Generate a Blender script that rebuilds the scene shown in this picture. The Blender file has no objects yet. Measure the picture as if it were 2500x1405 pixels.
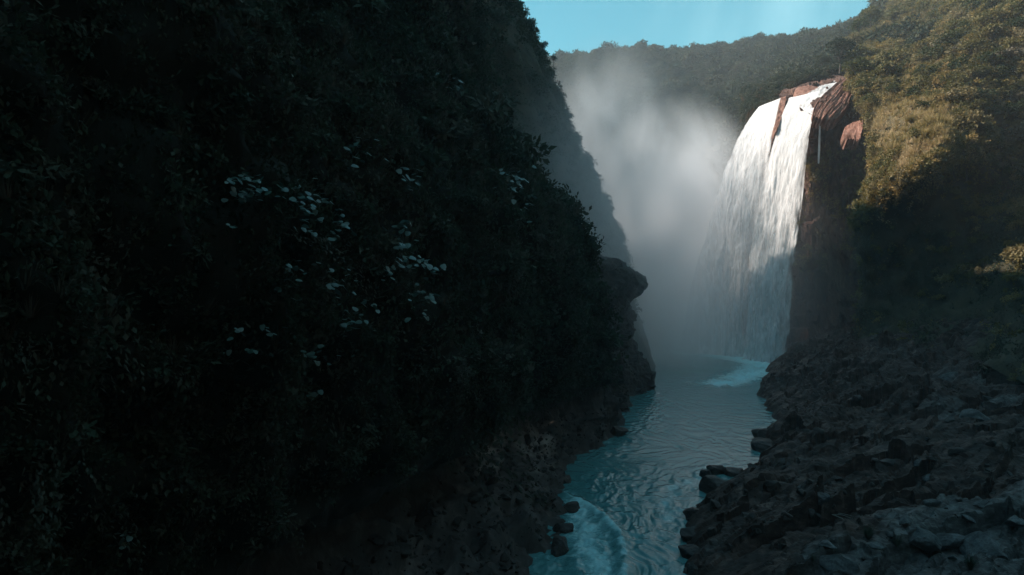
import bpy, math, random, colorsys
import numpy as np
from mathutils import Vector, Euler
from mathutils.bvhtree import BVHTree

random.seed(7)
RNG = np.random.default_rng(11)
S = bpy.context.scene
COL = S.collection

# ------------------------------------------------------------------ camera, sky, sun, exposure
CAM_Z, FPX, CX, CY = 28.6, 1667.0, 1250.0, 702.5      # focal length in photo pixels (2500 wide)
cam_d = bpy.data.cameras.new('camera')
cam_d.sensor_width = 36.0
cam_d.lens = 36.0 * FPX / 2500.0
cam_d.clip_start, cam_d.clip_end = 0.5, 5000.0
cam = bpy.data.objects.new('camera', cam_d)
cam.location = (0, 0, CAM_Z)
cam.rotation_euler = (math.radians(90), 0, 0)
COL.objects.link(cam)
S.camera = cam

SUN_AZ, SUN_EL = math.radians(-77), math.radians(41)    # azimuth clockwise from +Y, elevation
SUN_DIR = Vector((math.sin(SUN_AZ) * math.cos(SUN_EL), math.cos(SUN_AZ) * math.cos(SUN_EL), math.sin(SUN_EL)))
world = bpy.data.worlds.new('World')
S.world = world
world.use_nodes = True
wn, wl = world.node_tree.nodes, world.node_tree.links
wn.clear()
w_out = wn.new('ShaderNodeOutputWorld'); w_bg = wn.new('ShaderNodeBackground')
w_sky = wn.new('ShaderNodeTexSky'); w_sky.sky_type = 'NISHITA'; w_sky.sun_disc = False
w_sky.sun_elevation, w_sky.sun_rotation = SUN_EL, SUN_AZ
w_sky.altitude = 300; w_sky.air_density = 1.0; w_sky.dust_density = 0.0; w_sky.ozone_density = 1.0
w_tint = wn.new('ShaderNodeMix'); w_tint.data_type = 'RGBA'; w_tint.blend_type = 'MULTIPLY'
w_tint.inputs[0].default_value = 1.0
w_tint.inputs[7].default_value = (0.37, 1.0, 0.81, 1)
wl.new(w_sky.outputs[0], w_tint.inputs[6])
w_tc = wn.new('ShaderNodeTexCoord'); w_mp = wn.new('ShaderNodeMapping')
w_mp.inputs['Rotation'].default_value = (0, .55, 0); w_mp.inputs['Scale'].default_value = (5.5, 1.2, 1.2); w_mp.inputs['Location'].default_value = (.48, 0, 0)
w_nz = wn.new('ShaderNodeTexNoise'); w_nz.inputs['Scale'].default_value = 1.0; w_nz.inputs['Detail'].default_value = 5; w_nz.inputs['Distortion'].default_value = .3
w_mr = wn.new('ShaderNodeMapRange'); w_mr.interpolation_type = 'SMOOTHSTEP'; w_mr.inputs['From Min'].default_value = .46; w_mr.inputs['From Max'].default_value = .72
w_mr.inputs['To Max'].default_value = .45
w_cl = wn.new('ShaderNodeMix'); w_cl.data_type = 'RGBA'; w_cl.inputs[7].default_value = (3.2, 5.6, 6.2, 1)
wl.new(w_tc.outputs['Generated'], w_mp.inputs['Vector']); wl.new(w_mp.outputs[0], w_nz.inputs['Vector']); wl.new(w_nz.outputs[0], w_mr.inputs['Value'])
wl.new(w_mr.outputs[0], w_cl.inputs[0]); wl.new(w_tint.outputs[2], w_cl.inputs[6])
wl.new(w_cl.outputs[2], w_bg.inputs[0])
w_bg.inputs[1].default_value = 0.115
wl.new(w_bg.outputs[0], w_out.inputs[0])

sun_d = bpy.data.lights.new('sun', 'SUN')
sun_d.energy = 5.0
sun_d.angle = math.radians(0.5)
sun_d.color = (1.0, 0.86, 0.74)
sun = bpy.data.objects.new('sun', sun_d)
sun.rotation_euler = SUN_DIR.to_track_quat('Z', 'Y').to_euler()
sun.location = (-300, 200, 400)
COL.objects.link(sun)

S.view_settings.view_transform = 'Standard'
S.view_settings.look = 'None'
S.view_settings.exposure = 0.95
S.view_settings.gamma = 1.0
S.view_settings.use_curve_mapping = False
S.render.engine = 'CYCLES'
cy = S.cycles
cy.use_denoising = True
cy.max_bounces = 8; cy.diffuse_bounces = 2; cy.glossy_bounces = 2; cy.transmission_bounces = 2
cy.volume_bounces = 6; cy.transparent_max_bounces = 16
cy.volume_step_rate = 1.0; cy.volume_max_steps = 256
cy.sample_clamp_indirect = 6.0
cy.caustics_reflective = cy.caustics_refractive = False

# ------------------------------------------------------------------ helpers
def P(px, py, y):
    """world point that the photo shows at pixel (px, py), at distance y along the gorge"""
    return ((px - CX) / FPX * y, y, CAM_Z + (CY - py) / FPX * y)

_perm = np.random.default_rng(3).permutation(256)
_perm = np.concatenate([_perm, _perm, _perm])
_g = np.random.default_rng(4).normal(size=(256, 3)); _g /= np.linalg.norm(_g, axis=1)[:, None]

def perlin(p):
    p = np.asarray(p, float)
    i = np.floor(p).astype(np.int64); f = p - i; i &= 255
    u = f * f * f * (f * (f * 6 - 15) + 10)
    r = 0.0
    for dx in (0, 1):
        for dy in (0, 1):
            for dz in (0, 1):
                h = _perm[_perm[_perm[(i[..., 0] + dx) & 255] + ((i[..., 1] + dy) & 255)] + ((i[..., 2] + dz) & 255)]
                g = _g[h]
                d = g[..., 0] * (f[..., 0] - dx) + g[..., 1] * (f[..., 1] - dy) + g[..., 2] * (f[..., 2] - dz)
                w = (u[..., 0] if dx else 1 - u[..., 0]) * (u[..., 1] if dy else 1 - u[..., 1]) * (u[..., 2] if dz else 1 - u[..., 2])
                r = r + w * d
    return r * 1.5

def fbm(p, octs=4, gain=0.5, ridged=False, billow=False):
    p = np.asarray(p, float); a, s, t = 1.0, 0.0, 0.0
    for o in range(octs):
        n = perlin(p * (2.03 ** o) + 17.3 * o)
        if ridged: n = 1 - 2 * np.abs(n)
        if billow: n = 2 * np.abs(n) - 0.6
        s = s + a * n; t += a; a *= gain
    return s / t

def cells(p, tilt=.6, jit=.9):
    """angular broken-rock relief: every Voronoi cell is a tilted facet at its own height (p: (...,3))"""
    p = np.asarray(p, float); i = np.floor(p).astype(np.int64); best = np.full(p.shape[:-1], 1e9); out = np.zeros(p.shape[:-1])
    for dx in (-1, 0, 1):
        for dy in (-1, 0, 1):
            for dz in (-1, 0, 1):
                c = i + np.array([dx, dy, dz]); k = c & 255
                h = _perm[_perm[_perm[k[..., 0]] + k[..., 1]] + k[..., 2]]
                r = (_g[h] * .45 + .5 - .5) * jit + .5
                g = _g[(h * 7 + 13) & 255]
                d = p - (c + r); dd_ = (d * d).sum(-1)
                v = (h / 255.0 - .5) + tilt * (d * g).sum(-1)
                m = dd_ < best
                best = np.where(m, dd_, best); out = np.where(m, v, out)
    return out

def cr_eval(pts, s):
    """Catmull-Rom through pts (n, ...) at float indices s"""
    n = len(pts)
    s = np.clip(s, 0, n - 1 - 1e-6); i = s.astype(int); f = (s - i).reshape((-1,) + (1,) * (pts.ndim - 1))
    ext = np.concatenate([2 * pts[:1] - pts[1:2], pts, 2 * pts[-1:] - pts[-2:-1]])
    p0, p1, p2, p3 = ext[i], ext[i + 1], ext[i + 2], ext[i + 3]
    return p1 + 0.5 * f * (p2 - p0 + f * (2 * p0 - 5 * p1 + 4 * p2 - p3 + f * (3 * (p1 - p2) + p3 - p0)))

def resample(pts, m):
    d = np.linalg.norm(np.diff(pts, axis=0), axis=-1)
    d = d.reshape(len(d), -1).mean(1)
    c = np.concatenate([[0], np.cumsum(d)])
    s = np.interp(np.linspace(0, c[-1], m), c, np.arange(len(pts)))
    return cr_eval(pts, s)

def loft(ctrl, nu, nv):
    """ctrl (cols, rows, 3) -> grid (nu, nv, 3)"""
    g = resample(np.asarray(ctrl, float), nu)
    return resample(g.transpose(1, 0, 2), nv).transpose(1, 0, 2)

def grid_normals(g, flip=False):
    du = np.gradient(g, axis=0); dv = np.gradient(g, axis=1)
    n = np.cross(du, dv); n /= np.linalg.norm(n, axis=2)[..., None] + 1e-9
    return -n if flip else n

def make_mesh(name, verts, faces, mat=None, smooth=True, attrs=None):
    me = bpy.data.meshes.new(name)
    verts = np.asarray(verts, np.float32).reshape(-1, 3)
    faces = np.asarray(faces, np.int32)
    nf, k = faces.shape
    me.vertices.add(len(verts)); me.vertices.foreach_set('co', verts.ravel())
    me.loops.add(nf * k); me.loops.foreach_set('vertex_index', faces.ravel())
    me.polygons.add(nf); me.polygons.foreach_set('loop_start', np.arange(0, nf * k, k, dtype=np.int32))
    me.polygons.foreach_set('loop_total', np.full(nf, k, np.int32))
    me.polygons.foreach_set('use_smooth', np.full(nf, smooth, bool))
    for an, av in (attrs or {}).items():
        a = me.attributes.new(an, 'FLOAT', 'POINT'); a.data.foreach_set('value', np.asarray(av, np.float32).ravel())
    me.update(calc_edges=True); me.validate()
    if mat: me.materials.append(mat)
    return me

def grid_faces(nu, nv, flip=False):
    i = np.arange(nu * nv).reshape(nu, nv)
    f = np.stack([i[:-1, :-1], i[1:, :-1], i[1:, 1:], i[:-1, 1:]], -1).reshape(-1, 4)
    return f[:, ::-1] if flip else f

def link(name, me, parent=None, loc=None):
    o = bpy.data.objects.new(name, me); COL.objects.link(o)
    if parent: o.parent = parent
    if loc is not None: o.location = loc
    return o

def tag(o, label=None, cat=None, group=None, kind=None):
    if label: o['label'] = label
    if cat: o['category'] = cat
    if group: o['group'] = group
    if kind: o['kind'] = kind
    return o

def empty(name, loc, label, cat, group=None, rz=0.0, sc=1.0):
    o = bpy.data.objects.new(name, None); COL.objects.link(o)
    o.location = loc; o.rotation_euler = (0, 0, rz); o.scale = (sc, sc, sc)
    return tag(o, label, cat, group)

def smooth01(a, b, x):
    t = np.clip((x - a) / (b - a), 0, 1); return t * t * (3 - 2 * t)

# ------------------------------------------------------------------ materials
def new_mat(name):
    m = bpy.data.materials.new(name); m.use_nodes = True
    n = m.node_tree.nodes; n.clear()
    return m, n, m.node_tree.links, n.new('ShaderNodeOutputMaterial')

def ramp(n, stops):
    r = n.new('ShaderNodeValToRGB'); e = r.color_ramp.elements
    while len(e) < len(stops): e.new(0.5)
    for k, (p, c) in zip(e, stops): k.position = p; k.color = (*c, 1)
    return r

def noise_node(n, l, scale, detail=6, rough=0.6, vec=None, dist=0.0):
    t = n.new('ShaderNodeTexNoise'); t.inputs['Scale'].default_value = scale
    t.inputs['Detail'].default_value = detail; t.inputs['Roughness'].default_value = rough
    t.inputs['Distortion'].default_value = dist
    if vec: l.new(vec, t.inputs['Vector'])
    return t

def rock_mat(name, c_dark, c_mid, c_light, scale=0.25, stretch=(1, 1, 1), rot=(0, 0, 0), rough=0.75, bump=0.6, bdist=0.5):
    m, n, l, out = new_mat(name)
    geo = n.new('ShaderNodeNewGeometry')
    mp = n.new('ShaderNodeMapping'); mp.inputs['Scale'].default_value = stretch; mp.inputs['Rotation'].default_value = rot
    l.new(geo.outputs['Position'], mp.inputs['Vector'])
    a = noise_node(n, l, scale, 10, 0.65, mp.outputs[0], 0.4)
    b = noise_node(n, l, scale * 7, 8, 0.7, mp.outputs[0])
    mx = n.new('ShaderNodeMath'); mx.operation = 'MULTIPLY_ADD'; mx.inputs[1].default_value = 0.45
    l.new(b.outputs[0], mx.inputs[0])
    sc = n.new('ShaderNodeMath'); sc.operation = 'MULTIPLY'; sc.inputs[1].default_value = 0.6
    l.new(a.outputs[0], sc.inputs[0]); l.new(sc.outputs[0], mx.inputs[2])
    r = ramp(n, [(0.40, c_dark), (0.53, c_mid), (0.68, c_light)]); l.new(mx.outputs[0], r.inputs[0])
    bs = n.new('ShaderNodeBsdfPrincipled'); bs.inputs['Roughness'].default_value = rough
    bs.inputs['Specular IOR Level'].default_value = 0.2
    l.new(r.outputs[0], bs.inputs['Base Color'])
    bp = n.new('ShaderNodeBump'); bp.inputs['Strength'].default_value = bump; bp.inputs['Distance'].default_value = bdist
    l.new(mx.outputs[0], bp.inputs['Height']); l.new(bp.outputs[0], bs.inputs['Normal'])
    l.new(bs.outputs[0], out.inputs[0])
    return m

def leaf_mat(name, cols, nscale=0.06, rough=0.6, trans=0.25, spec=0.12):
    """leaf colours mixed by position and by instance"""
    m, n, l, out = new_mat(name)
    geo = n.new('ShaderNodeNewGeometry'); oi = n.new('ShaderNodeObjectInfo')
    nz = noise_node(n, l, nscale, 4, 0.6, geo.outputs['Position'])
    fine = noise_node(n, l, 2.2, 2, 0.5, geo.outputs['Position'])
    m1 = n.new('ShaderNodeMath'); m1.operation = 'MULTIPLY_ADD'; m1.inputs[1].default_value = 0.34
    l.new(oi.outputs['Random'], m1.inputs[0]); l.new(nz.outputs[0], m1.inputs[2])
    m2 = n.new('ShaderNodeMath'); m2.operation = 'MULTIPLY_ADD'; m2.inputs[1].default_value = 0.30
    l.new(fine.outputs[0], m2.inputs[0]); l.new(m1.outputs[0], m2.inputs[2])
    k = len(cols)
    r = ramp(n, [(0.45 + 0.75 * i / max(1, k - 1) * 0.8, c) for i, c in enumerate(cols)])
    l.new(m2.outputs[0], r.inputs[0])
    bs = n.new('ShaderNodeBsdfPrincipled'); bs.inputs['Roughness'].default_value = rough
    bs.inputs['Specular IOR Level'].default_value = spec
    l.new(r.outputs[0], bs.inputs['Base Color'])
    tr = n.new('ShaderNodeBsdfTranslucent'); l.new(r.outputs[0], tr.inputs[0])
    mx = n.new('ShaderNodeMixShader'); mx.inputs[0].default_value = trans
    l.new(bs.outputs[0], mx.inputs[1]); l.new(tr.outputs[0], mx.inputs[2])
    l.new(mx.outputs[0], out.inputs[0])
    return m

M = {}
M['cliff_rock'] = rock_mat('cliff_rock', (.018, .014, .013), (.045, .036, .033), (.12, .095, .088), 0.16, (1, 1, 0.28))
M['bank_rock'] = rock_mat('bank_rock', (.022, .019, .018), (.055, .046, .043), (.15, .135, .13), 0.22, (1, 1, 1.6), (0.0, 0.5, 0.3))
M['wall_rock'] = rock_mat('wall_rock', (.036, .021, .017), (.085, .047, .037), (.19, .105, .075), 0.2, (1, 1, 0.25))
M['red_rock'] = rock_mat('red_rock', (.10, .045, .034), (.22, .11, .08), (.38, .24, .19), 0.5, (1, 1, 0.6))
M['hill_soil'] = rock_mat('hill_soil', (.018, .018, .010), (.035, .032, .018), (.07, .055, .03), 0.2)
M['boulder'] = rock_mat('boulder', (.014, .011, .0105), (.030, .025, .023), (.08, .068, .062), 0.8, rough=0.55, bdist=0.15)
M['pale_stone'] = rock_mat('pale_stone', (.04, .04, .04), (.085, .086, .087), (.17, .172, .175), 0.7, rough=0.8, bdist=0.12)
M['driftwood'] = rock_mat('driftwood', (.14, .13, .12), (.24, .23, .21), (.36, .34, .31), 2.0, (1, 1, 1), bdist=0.03)
M['bark'] = rock_mat('bark', (.03, .024, .02), (.07, .055, .045), (.13, .11, .09), 2.0, (1, 1, .3), bdist=0.05)
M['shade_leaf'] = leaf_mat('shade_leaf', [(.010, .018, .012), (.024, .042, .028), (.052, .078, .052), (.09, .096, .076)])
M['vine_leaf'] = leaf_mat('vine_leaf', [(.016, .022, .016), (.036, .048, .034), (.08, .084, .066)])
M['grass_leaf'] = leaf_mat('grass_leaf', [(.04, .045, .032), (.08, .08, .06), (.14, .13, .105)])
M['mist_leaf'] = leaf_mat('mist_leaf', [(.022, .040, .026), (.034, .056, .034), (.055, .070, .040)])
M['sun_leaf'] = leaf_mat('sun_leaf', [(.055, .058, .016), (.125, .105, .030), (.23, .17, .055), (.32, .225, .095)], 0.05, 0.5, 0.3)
M['sun_shrub'] = leaf_mat('sun_shrub', [(.036, .050, .018), (.085, .088, .030), (.15, .13, .048), (.22, .18, .095)], 0.04, 0.45, 0.3)
M['dark_shrub'] = leaf_mat('dark_shrub', [(.018, .032, .012), (.035, .052, .018), (.06, .07, .026)], 0.05, 0.5, 0.2)
M['grey_shrub'] = leaf_mat('grey_shrub', [(.10, .095, .06), (.16, .145, .10), (.24, .20, .15)], 0.05, 0.45, 0.3)
M['straw_leaf'] = leaf_mat('straw_leaf', [(.12, .105, .035), (.28, .22, .08), (.44, .34, .17), (.52, .40, .24)], 0.07, 0.5, 0.35)
M['far_leaf'] = leaf_mat('far_leaf', [(.015, .026, .017), (.026, .040, .024), (.045, .055, .030), (.066, .066, .038)], 0.012, 0.6, 0.2)
M['rust_leaf'] = leaf_mat('rust_leaf', [(.060, .042, .022), (.10, .066, .034), (.14, .09, .05)], 0.08, 0.6, 0.3)
M['big_leaf'] = leaf_mat('big_leaf', [(.03, .08, .06), (.05, .12, .10), (.09, .16, .145), (.12, .17, .15)], 1.0, 0.38, 0.12, 0.6)

# ------------------------------------------------------------------ leaf clumps used by the vegetation
def leaf_quads(c, d, nrm, ln, wd, fold=0.25):
    """folded rhombic leaves: c base points, d directions, nrm normals (all (n,3)); 4 verts, 2 tris each"""
    d = d / (np.linalg.norm(d, axis=1)[:, None] + 1e-9)
    s = np.cross(d, nrm); s /= np.linalg.norm(s, axis=1)[:, None] + 1e-9
    up = np.cross(s, d)
    ln = np.asarray(ln).reshape(-1, 1); wd = np.asarray(wd).reshape(-1, 1)
    mid = c + d * ln * 0.45
    v = np.stack([c, mid + s * wd + up * wd * fold, c + d * ln, mid - s * wd + up * wd * fold], 1)
    n = len(c); b = np.arange(n)[:, None] * 4
    f = np.concatenate([b + np.array([[0, 1, 2]]), b + np.array([[0, 2, 3]])], 0)
    return v.reshape(-1, 3), f

def rnd(n, k=3): return RNG.normal(size=(n, k))

def vine_clump(mat, n=70, r=0.75, ll=0.2):
    """mat of leaves bulging outwards (+X) and drooping, r metres round"""
    p = rnd(n) * np.array([0.22, 0.5, 0.5]) * r; p[:, 0] = np.abs(p[:, 0]) * 1.1 + 0.22 * r * np.exp(-(p[:, 1]**2 + p[:, 2]**2) / (r * r * .5))
    d = rnd(n) * 0.5 + np.array([0.55, 0, -0.7])
    nn = rnd(n) * 0.35 + np.array([0.8, 0, 0.75])
    v, f = leaf_quads(p, d, nn, RNG.uniform(.6, 1.4, n) * ll, RNG.uniform(.22, .36, n) * ll)
    return make_mesh('vine_clump', v, f, mat, False)

def hanging_vines(mat, strands=9, ll=0.15):
    V, F, o = [], [], 0
    for k in range(strands):
        L = RNG.uniform(0.8, 2.8); m = int(L / 0.09)
        y0, x0 = RNG.normal() * 0.5, 0.25 + abs(RNG.normal()) * 0.25
        t = np.linspace(0, 1, m)
        p = np.stack([x0 + 0.25 * np.sin(t * 2) + rnd(m, 1)[:, 0] * .05, y0 + 0.12 * np.sin(t * 4 + k) + rnd(m, 1)[:, 0] * .06, 0.2 - t * L], 1)
        v, f = leaf_quads(p, rnd(m) * 0.35 + np.array([0.3, 0, -1]), rnd(m) * .5 + np.array([1, 0, 0.3]), RNG.uniform(.7, 1.3, m) * ll, RNG.uniform(.2, .32, m) * ll)
        V.append(v); F.append(f + o); o += len(v)
    return make_mesh('hanging_vines', np.concatenate(V), np.concatenate(F), mat, False)

def grass_tuft(mat, n=34, h=0.9, droop=1.0):
    V, F, o = [], [], 0
    for k in range(n):
        a = RNG.uniform(0, 2 * math.pi); L = h * RNG.uniform(.6, 1.3); lean = RNG.uniform(.2, .9)
        t = np.linspace(0, 1, 4)
        rad = 0.08 + lean * L * 0.6 * t; z = L * (t - droop * 0.75 * t * t * lean)
        cx, cyy = np.cos(a) * rad, np.sin(a) * rad
        w = 0.022 * L * (1 - t) + 0.002
        sx, sy = -np.sin(a), np.cos(a)
        v = np.concatenate([np.stack([cx + sx * w, cyy + sy * w, z], 1), np.stack([cx - sx * w, cyy - sy * w, z], 1)])
        f = [[i, i + 1, 4 + i + 1] for i in range(3)] + [[i, 4 + i + 1, 4 + i] for i in range(3)]
        V.append(v); F.append(np.array(f) + o); o += 8
    return make_mesh('grass_tuft', np.concatenate(V), np.concatenate(F), mat, False)

def dome_points(n, rx, ry, rz, lumps=9, low=-0.25):
    """points in the outer shells of a few overlapping clumps that fill an uneven crown"""
    c = rnd(lumps); c /= np.linalg.norm(c, axis=1)[:, None]
    c *= RNG.uniform(.35, .8, lumps)[:, None]; c[:, 2] = np.where(c[:, 2] < low, -c[:, 2] * .5, c[:, 2])
    lr = RNG.uniform(.28, .5, lumps)
    k = RNG.integers(0, lumps, n)
    d = rnd(n); d /= np.linalg.norm(d, axis=1)[:, None]
    d[:, 2] = np.where(d[:, 2] < -0.3, -d[:, 2], d[:, 2])
    rad = lr[k] * RNG.uniform(.72, 1.08, n)
    p = c[k] + d * rad[:, None]
    return p * np.array([rx, ry, rz]), d

def crown(mat, n, rx, ry, rz, ll, lumps=9, z0=0.0, name='crown'):
    p, d = dome_points(n, rx, ry, rz, lumps)
    p[:, 2] += z0
    v, f = leaf_quads(p, d * 0.6 + rnd(n) * 0.6 + np.array([0, 0, -0.2]), d + rnd(n) * .5 + np.array([0, 0, .4]),
                      RNG.uniform(.6, 1.4, n) * ll, RNG.uniform(.24, .4, n) * ll)
    return make_mesh(name, v, f, mat, False)

def src(me): return bpy.data.objects.new(me.name, me)

def scatter(name, pts, rots, scl, idx, sources, label, cat):
    """ONE object of countless plants: instances of leaf clumps on a cloud of points"""
    me = bpy.data.meshes.new(name)
    me.vertices.add(len(pts)); me.vertices.foreach_set('co', np.asarray(pts, np.float32).ravel())
    a = me.attributes.new('rot', 'FLOAT_VECTOR', 'POINT'); a.data.foreach_set('vector', np.asarray(rots, np.float32).ravel())
    a = me.attributes.new('scl', 'FLOAT_VECTOR', 'POINT'); a.data.foreach_set('vector', np.asarray(scl, np.float32).ravel())
    a = me.attributes.new('idx', 'INT', 'POINT'); a.data.foreach_set('value', np.asarray(idx, np.int32).ravel())
    o = link(name, me)
    ng = bpy.data.node_groups.new(name, 'GeometryNodeTree')
    ng.interface.new_socket('Geometry', in_out='INPUT', socket_type='NodeSocketGeometry')
    ng.interface.new_socket('Geometry', in_out='OUTPUT', socket_type='NodeSocketGeometry')
    n, l = ng.nodes, ng.links
    gi, go = n.new('NodeGroupInput'), n.new('NodeGroupOutput')
    j = n.new('GeometryNodeJoinGeometry')
    def attr(nm, t):
        x = n.new('GeometryNodeInputNamedAttribute'); x.data_type = t; x.inputs[0].default_value = nm; return x.outputs[0]
    ar, asc, ai = attr('rot', 'FLOAT_VECTOR'), attr('scl', 'FLOAT_VECTOR'), attr('idx', 'INT')
    for k, so in enumerate(sources):
        oi = n.new('GeometryNodeObjectInfo'); oi.inputs['Object'].default_value = so; oi.inputs['As Instance'].default_value = True
        ip = n.new('GeometryNodeInstanceOnPoints')
        cmp_ = n.new('FunctionNodeCompare'); cmp_.data_type = 'INT'; cmp_.operation = 'EQUAL'
        ci = [s for s in cmp_.inputs if s.type == 'INT']
        l.new(ai, ci[0]); ci[1].default_value = k
        l.new(gi.outputs[0], ip.inputs['Points']); l.new(oi.outputs['Geometry'], ip.inputs['Instance'])
        l.new(cmp_.outputs[0], ip.inputs['Selection'])
        l.new(ar, ip.inputs['Rotation']); l.new(asc, ip.inputs['Scale'])
        l.new(ip.outputs[0], j.inputs[0])
    l.new(j.outputs[0], go.inputs[0])
    md = o.modifiers.new('scatter', 'NODES'); md.node_group = ng
    return tag(o, label, cat, kind='stuff')

def sample_grid(g, nrm, w, n):
    """n random points on grid g, weighted by cell area times w (same size as g)"""
    a = np.linalg.norm(np.cross(g[1:, :-1] - g[:-1, :-1], g[:-1, 1:] - g[:-1, :-1]), axis=2) * w[:-1, :-1]
    c = np.cumsum(a.ravel()); c /= c[-1]
    k = np.searchsorted(c, RNG.random(n)); i, j = np.divmod(k, a.shape[1])
    i = np.minimum(i, a.shape[0] - 1)
    fu, fv = RNG.random((2, n, 1))
    p = g[i, j] * (1 - fu) * (1 - fv) + g[i + 1, j] * fu * (1 - fv) + g[i, j + 1] * (1 - fu) * fv + g[i + 1, j + 1] * fu * fv
    return p, nrm[i, j]

def yaw_rots(nrm, jit=0.5, tilt=0.35):
    n = len(nrm)
    r = rnd(n) * tilt
    lean = np.arcsin(np.clip(nrm[:, 2], -1, 1))
    r[:, 1] += -np.clip(lean, -0.4, 1.2) * 0.8
    r[:, 2] = np.arctan2(nrm[:, 1], nrm[:, 0]) + RNG.normal(size=n) * jit
    return r

def spin_rots(n, tilt=0.2):
    r = rnd(n) * tilt; r[:, 2] = RNG.uniform(0, 2 * math.pi, n); return r

def uni(n, a, b):
    s = RNG.uniform(a, b, (n, 1)); return s * RNG.uniform(.85, 1.2, (n, 3))
# ------------------------------------------------------------------ cliffs, hills, banks
def wall(Zrow, table):
    ys = sorted(table)
    return np.array([[(x, y, z) for x, z in zip(table[y], Zrow)] for y in ys], float)

BVH = {}
def surface(name, ctrl, nu, nv, mat, disp, label, cat, flip=False, attrs=None, kind='structure'):
    g = loft(ctrl, nu, nv)
    n = grid_normals(g, flip)
    g = disp(g, n)
    n = grid_normals(g, flip)
    me = make_mesh(name, g, grid_faces(nu, nv, flip), mat)
    o = link(name, me); tag(o, label, cat, kind=kind)
    return g, n, o

def bvh_of(g):
    nu, nv = g.shape[:2]
    return BVHTree.FromPolygons([tuple(p) for p in g.reshape(-1, 3)], grid_faces(nu, nv).tolist())

def hit(bvh, px, py):
    d = Vector(((px - CX) / FPX, 1, (CY - py) / FPX)).normalized()
    loc, nr, _, dist = bvh.ray_cast(Vector((0, 0, CAM_Z)), d)
    if loc is None: return None, None
    if nr.dot(d) > 0: nr = -nr
    return loc, nr

# near cliff on the left
ZN = [-3, .3, 3, 6, 9, 12, 20.5, 28.5, 37, 44.5, 52.5, 60.5, 75, 90, 110, 130, 150]
NEAR = {
 -150: [-60, -62, -66, -70, -72, -71, -70, -70, -71, -73, -76, -80, -85, -90, -96, -104, -116],
 -90: [-34, -36, -40, -44, -47, -46, -44, -44, -45, -47, -50, -54, -60, -64, -70, -78, -92],
 -40: [-18, -21, -25, -31, -36, -34, -32, -31, -32, -34, -38, -43, -48, -51, -57, -66, -84],
 0: [-8, -11, -15, -22, -27, -25, -23, -22, -23, -25, -30, -35, -40, -43, -49, -58, -76],
 20: [-4, -7, -11, -18, -22, -20, -18, -17, -18, -20, -25, -30, -35, -38, -44, -53, -72],
 40: [0, -3, -7, -14, -18, -16, -13, -12, -13, -16, -20, -26, -30, -33, -39, -48, -68],
 60: [4, 1.5, -3, -10, -14, -11.5, -8, -7, -8.5, -12, -17, -22, -26, -28, -34, -44, -64],
 75: [7, 5, 1, -6, -9, -6.5, -3, -2.5, -4, -8, -13, -18, -20, -21, -24, -30, -40],
 90: [10, 8.2, 5, 0, -3.5, -1, 2.5, 3, 1, -3, -8, -13, -16, -17, -20, -25, -34],
 106: [10, 8.3, 6.5, 4.5, 2.5, 5, 7.5, 7.5, 5.5, 1, -5, -9, -12, -13, -16, -20, -28],
 118: [16, 14.5, 12.5, 11, 10, 11, 11, 10.5, 9, 4, -2, -7, -9, -10, -12, -16, -24],
 130: [22, 19.5, 19.3, 19, 18.8, 18.5, 16.8, 15.4, 12.8, 8, 1, -5.5, -8, -9, -11, -15, -22],
 140: [26, 23, 21.5, 20, 17, 15, 12, 9, 5, 0, -6, -9, -11, -12, -13, -16, -22],
 152: [27, 25, 22, 18, 13, 9, 5, 2, -2, -6, -9, -11, -12, -13, -14, -17, -22],
}
def disp_near(g, n):
    p = g
    amp = smooth01(8, 14, g[..., 2])
    big = fbm(p * np.array([.06, .06, .035]), 3) * (4.2 + 3.2 * smooth01(112, 95, p[..., 1]))
    mid = fbm(p * np.array([.14, .14, .085]) + 40, 4, billow=True) * 4.0
    fine = fbm(p * .55 + 9, 4) * 0.7
    veg = big * .8 + mid + fine
    rk = fbm(p * np.array([.25, .25, .12]) + 5, 5, ridged=True) * 1.3 + fbm(p * np.array([.9, .9, .35]), 4, ridged=True) * .4 + cells(p * np.array([.22, .22, .16]), .8) * 1.6 + cells(p * np.array([.7, .7, .5]), .8) * .55
    d = veg * amp + rk * (1 - amp) * smooth01(-2, 2.0, g[..., 2]) * 1.0
    return g + n * d[..., None]
gN, nN, oN = surface('cliff', wall(ZN, NEAR), 420, 420, M['cliff_rock'], disp_near,
                     'dark vine covered cliff filling the whole shadowed half beside the river', 'cliff', flip=True)
bvhN = bvh_of(gN)
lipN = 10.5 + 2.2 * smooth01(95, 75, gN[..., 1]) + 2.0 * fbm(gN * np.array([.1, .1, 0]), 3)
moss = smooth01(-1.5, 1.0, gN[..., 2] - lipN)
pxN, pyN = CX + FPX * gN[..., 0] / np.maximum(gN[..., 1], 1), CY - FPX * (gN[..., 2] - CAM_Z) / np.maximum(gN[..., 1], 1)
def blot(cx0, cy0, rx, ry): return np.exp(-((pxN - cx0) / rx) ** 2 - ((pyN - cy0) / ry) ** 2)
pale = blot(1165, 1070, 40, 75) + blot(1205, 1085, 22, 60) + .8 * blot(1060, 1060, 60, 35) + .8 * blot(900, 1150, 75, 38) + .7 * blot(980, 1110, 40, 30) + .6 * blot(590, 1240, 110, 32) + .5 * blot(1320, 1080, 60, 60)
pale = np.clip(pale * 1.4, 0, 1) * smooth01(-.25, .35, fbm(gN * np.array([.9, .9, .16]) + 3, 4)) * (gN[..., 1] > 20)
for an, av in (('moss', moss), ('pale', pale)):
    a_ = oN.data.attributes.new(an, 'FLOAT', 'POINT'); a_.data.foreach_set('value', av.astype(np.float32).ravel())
mm = M['cliff_rock'].copy(); mm.name = 'mossy_cliff'; n, l = mm.node_tree.nodes, mm.node_tree.links
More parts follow.
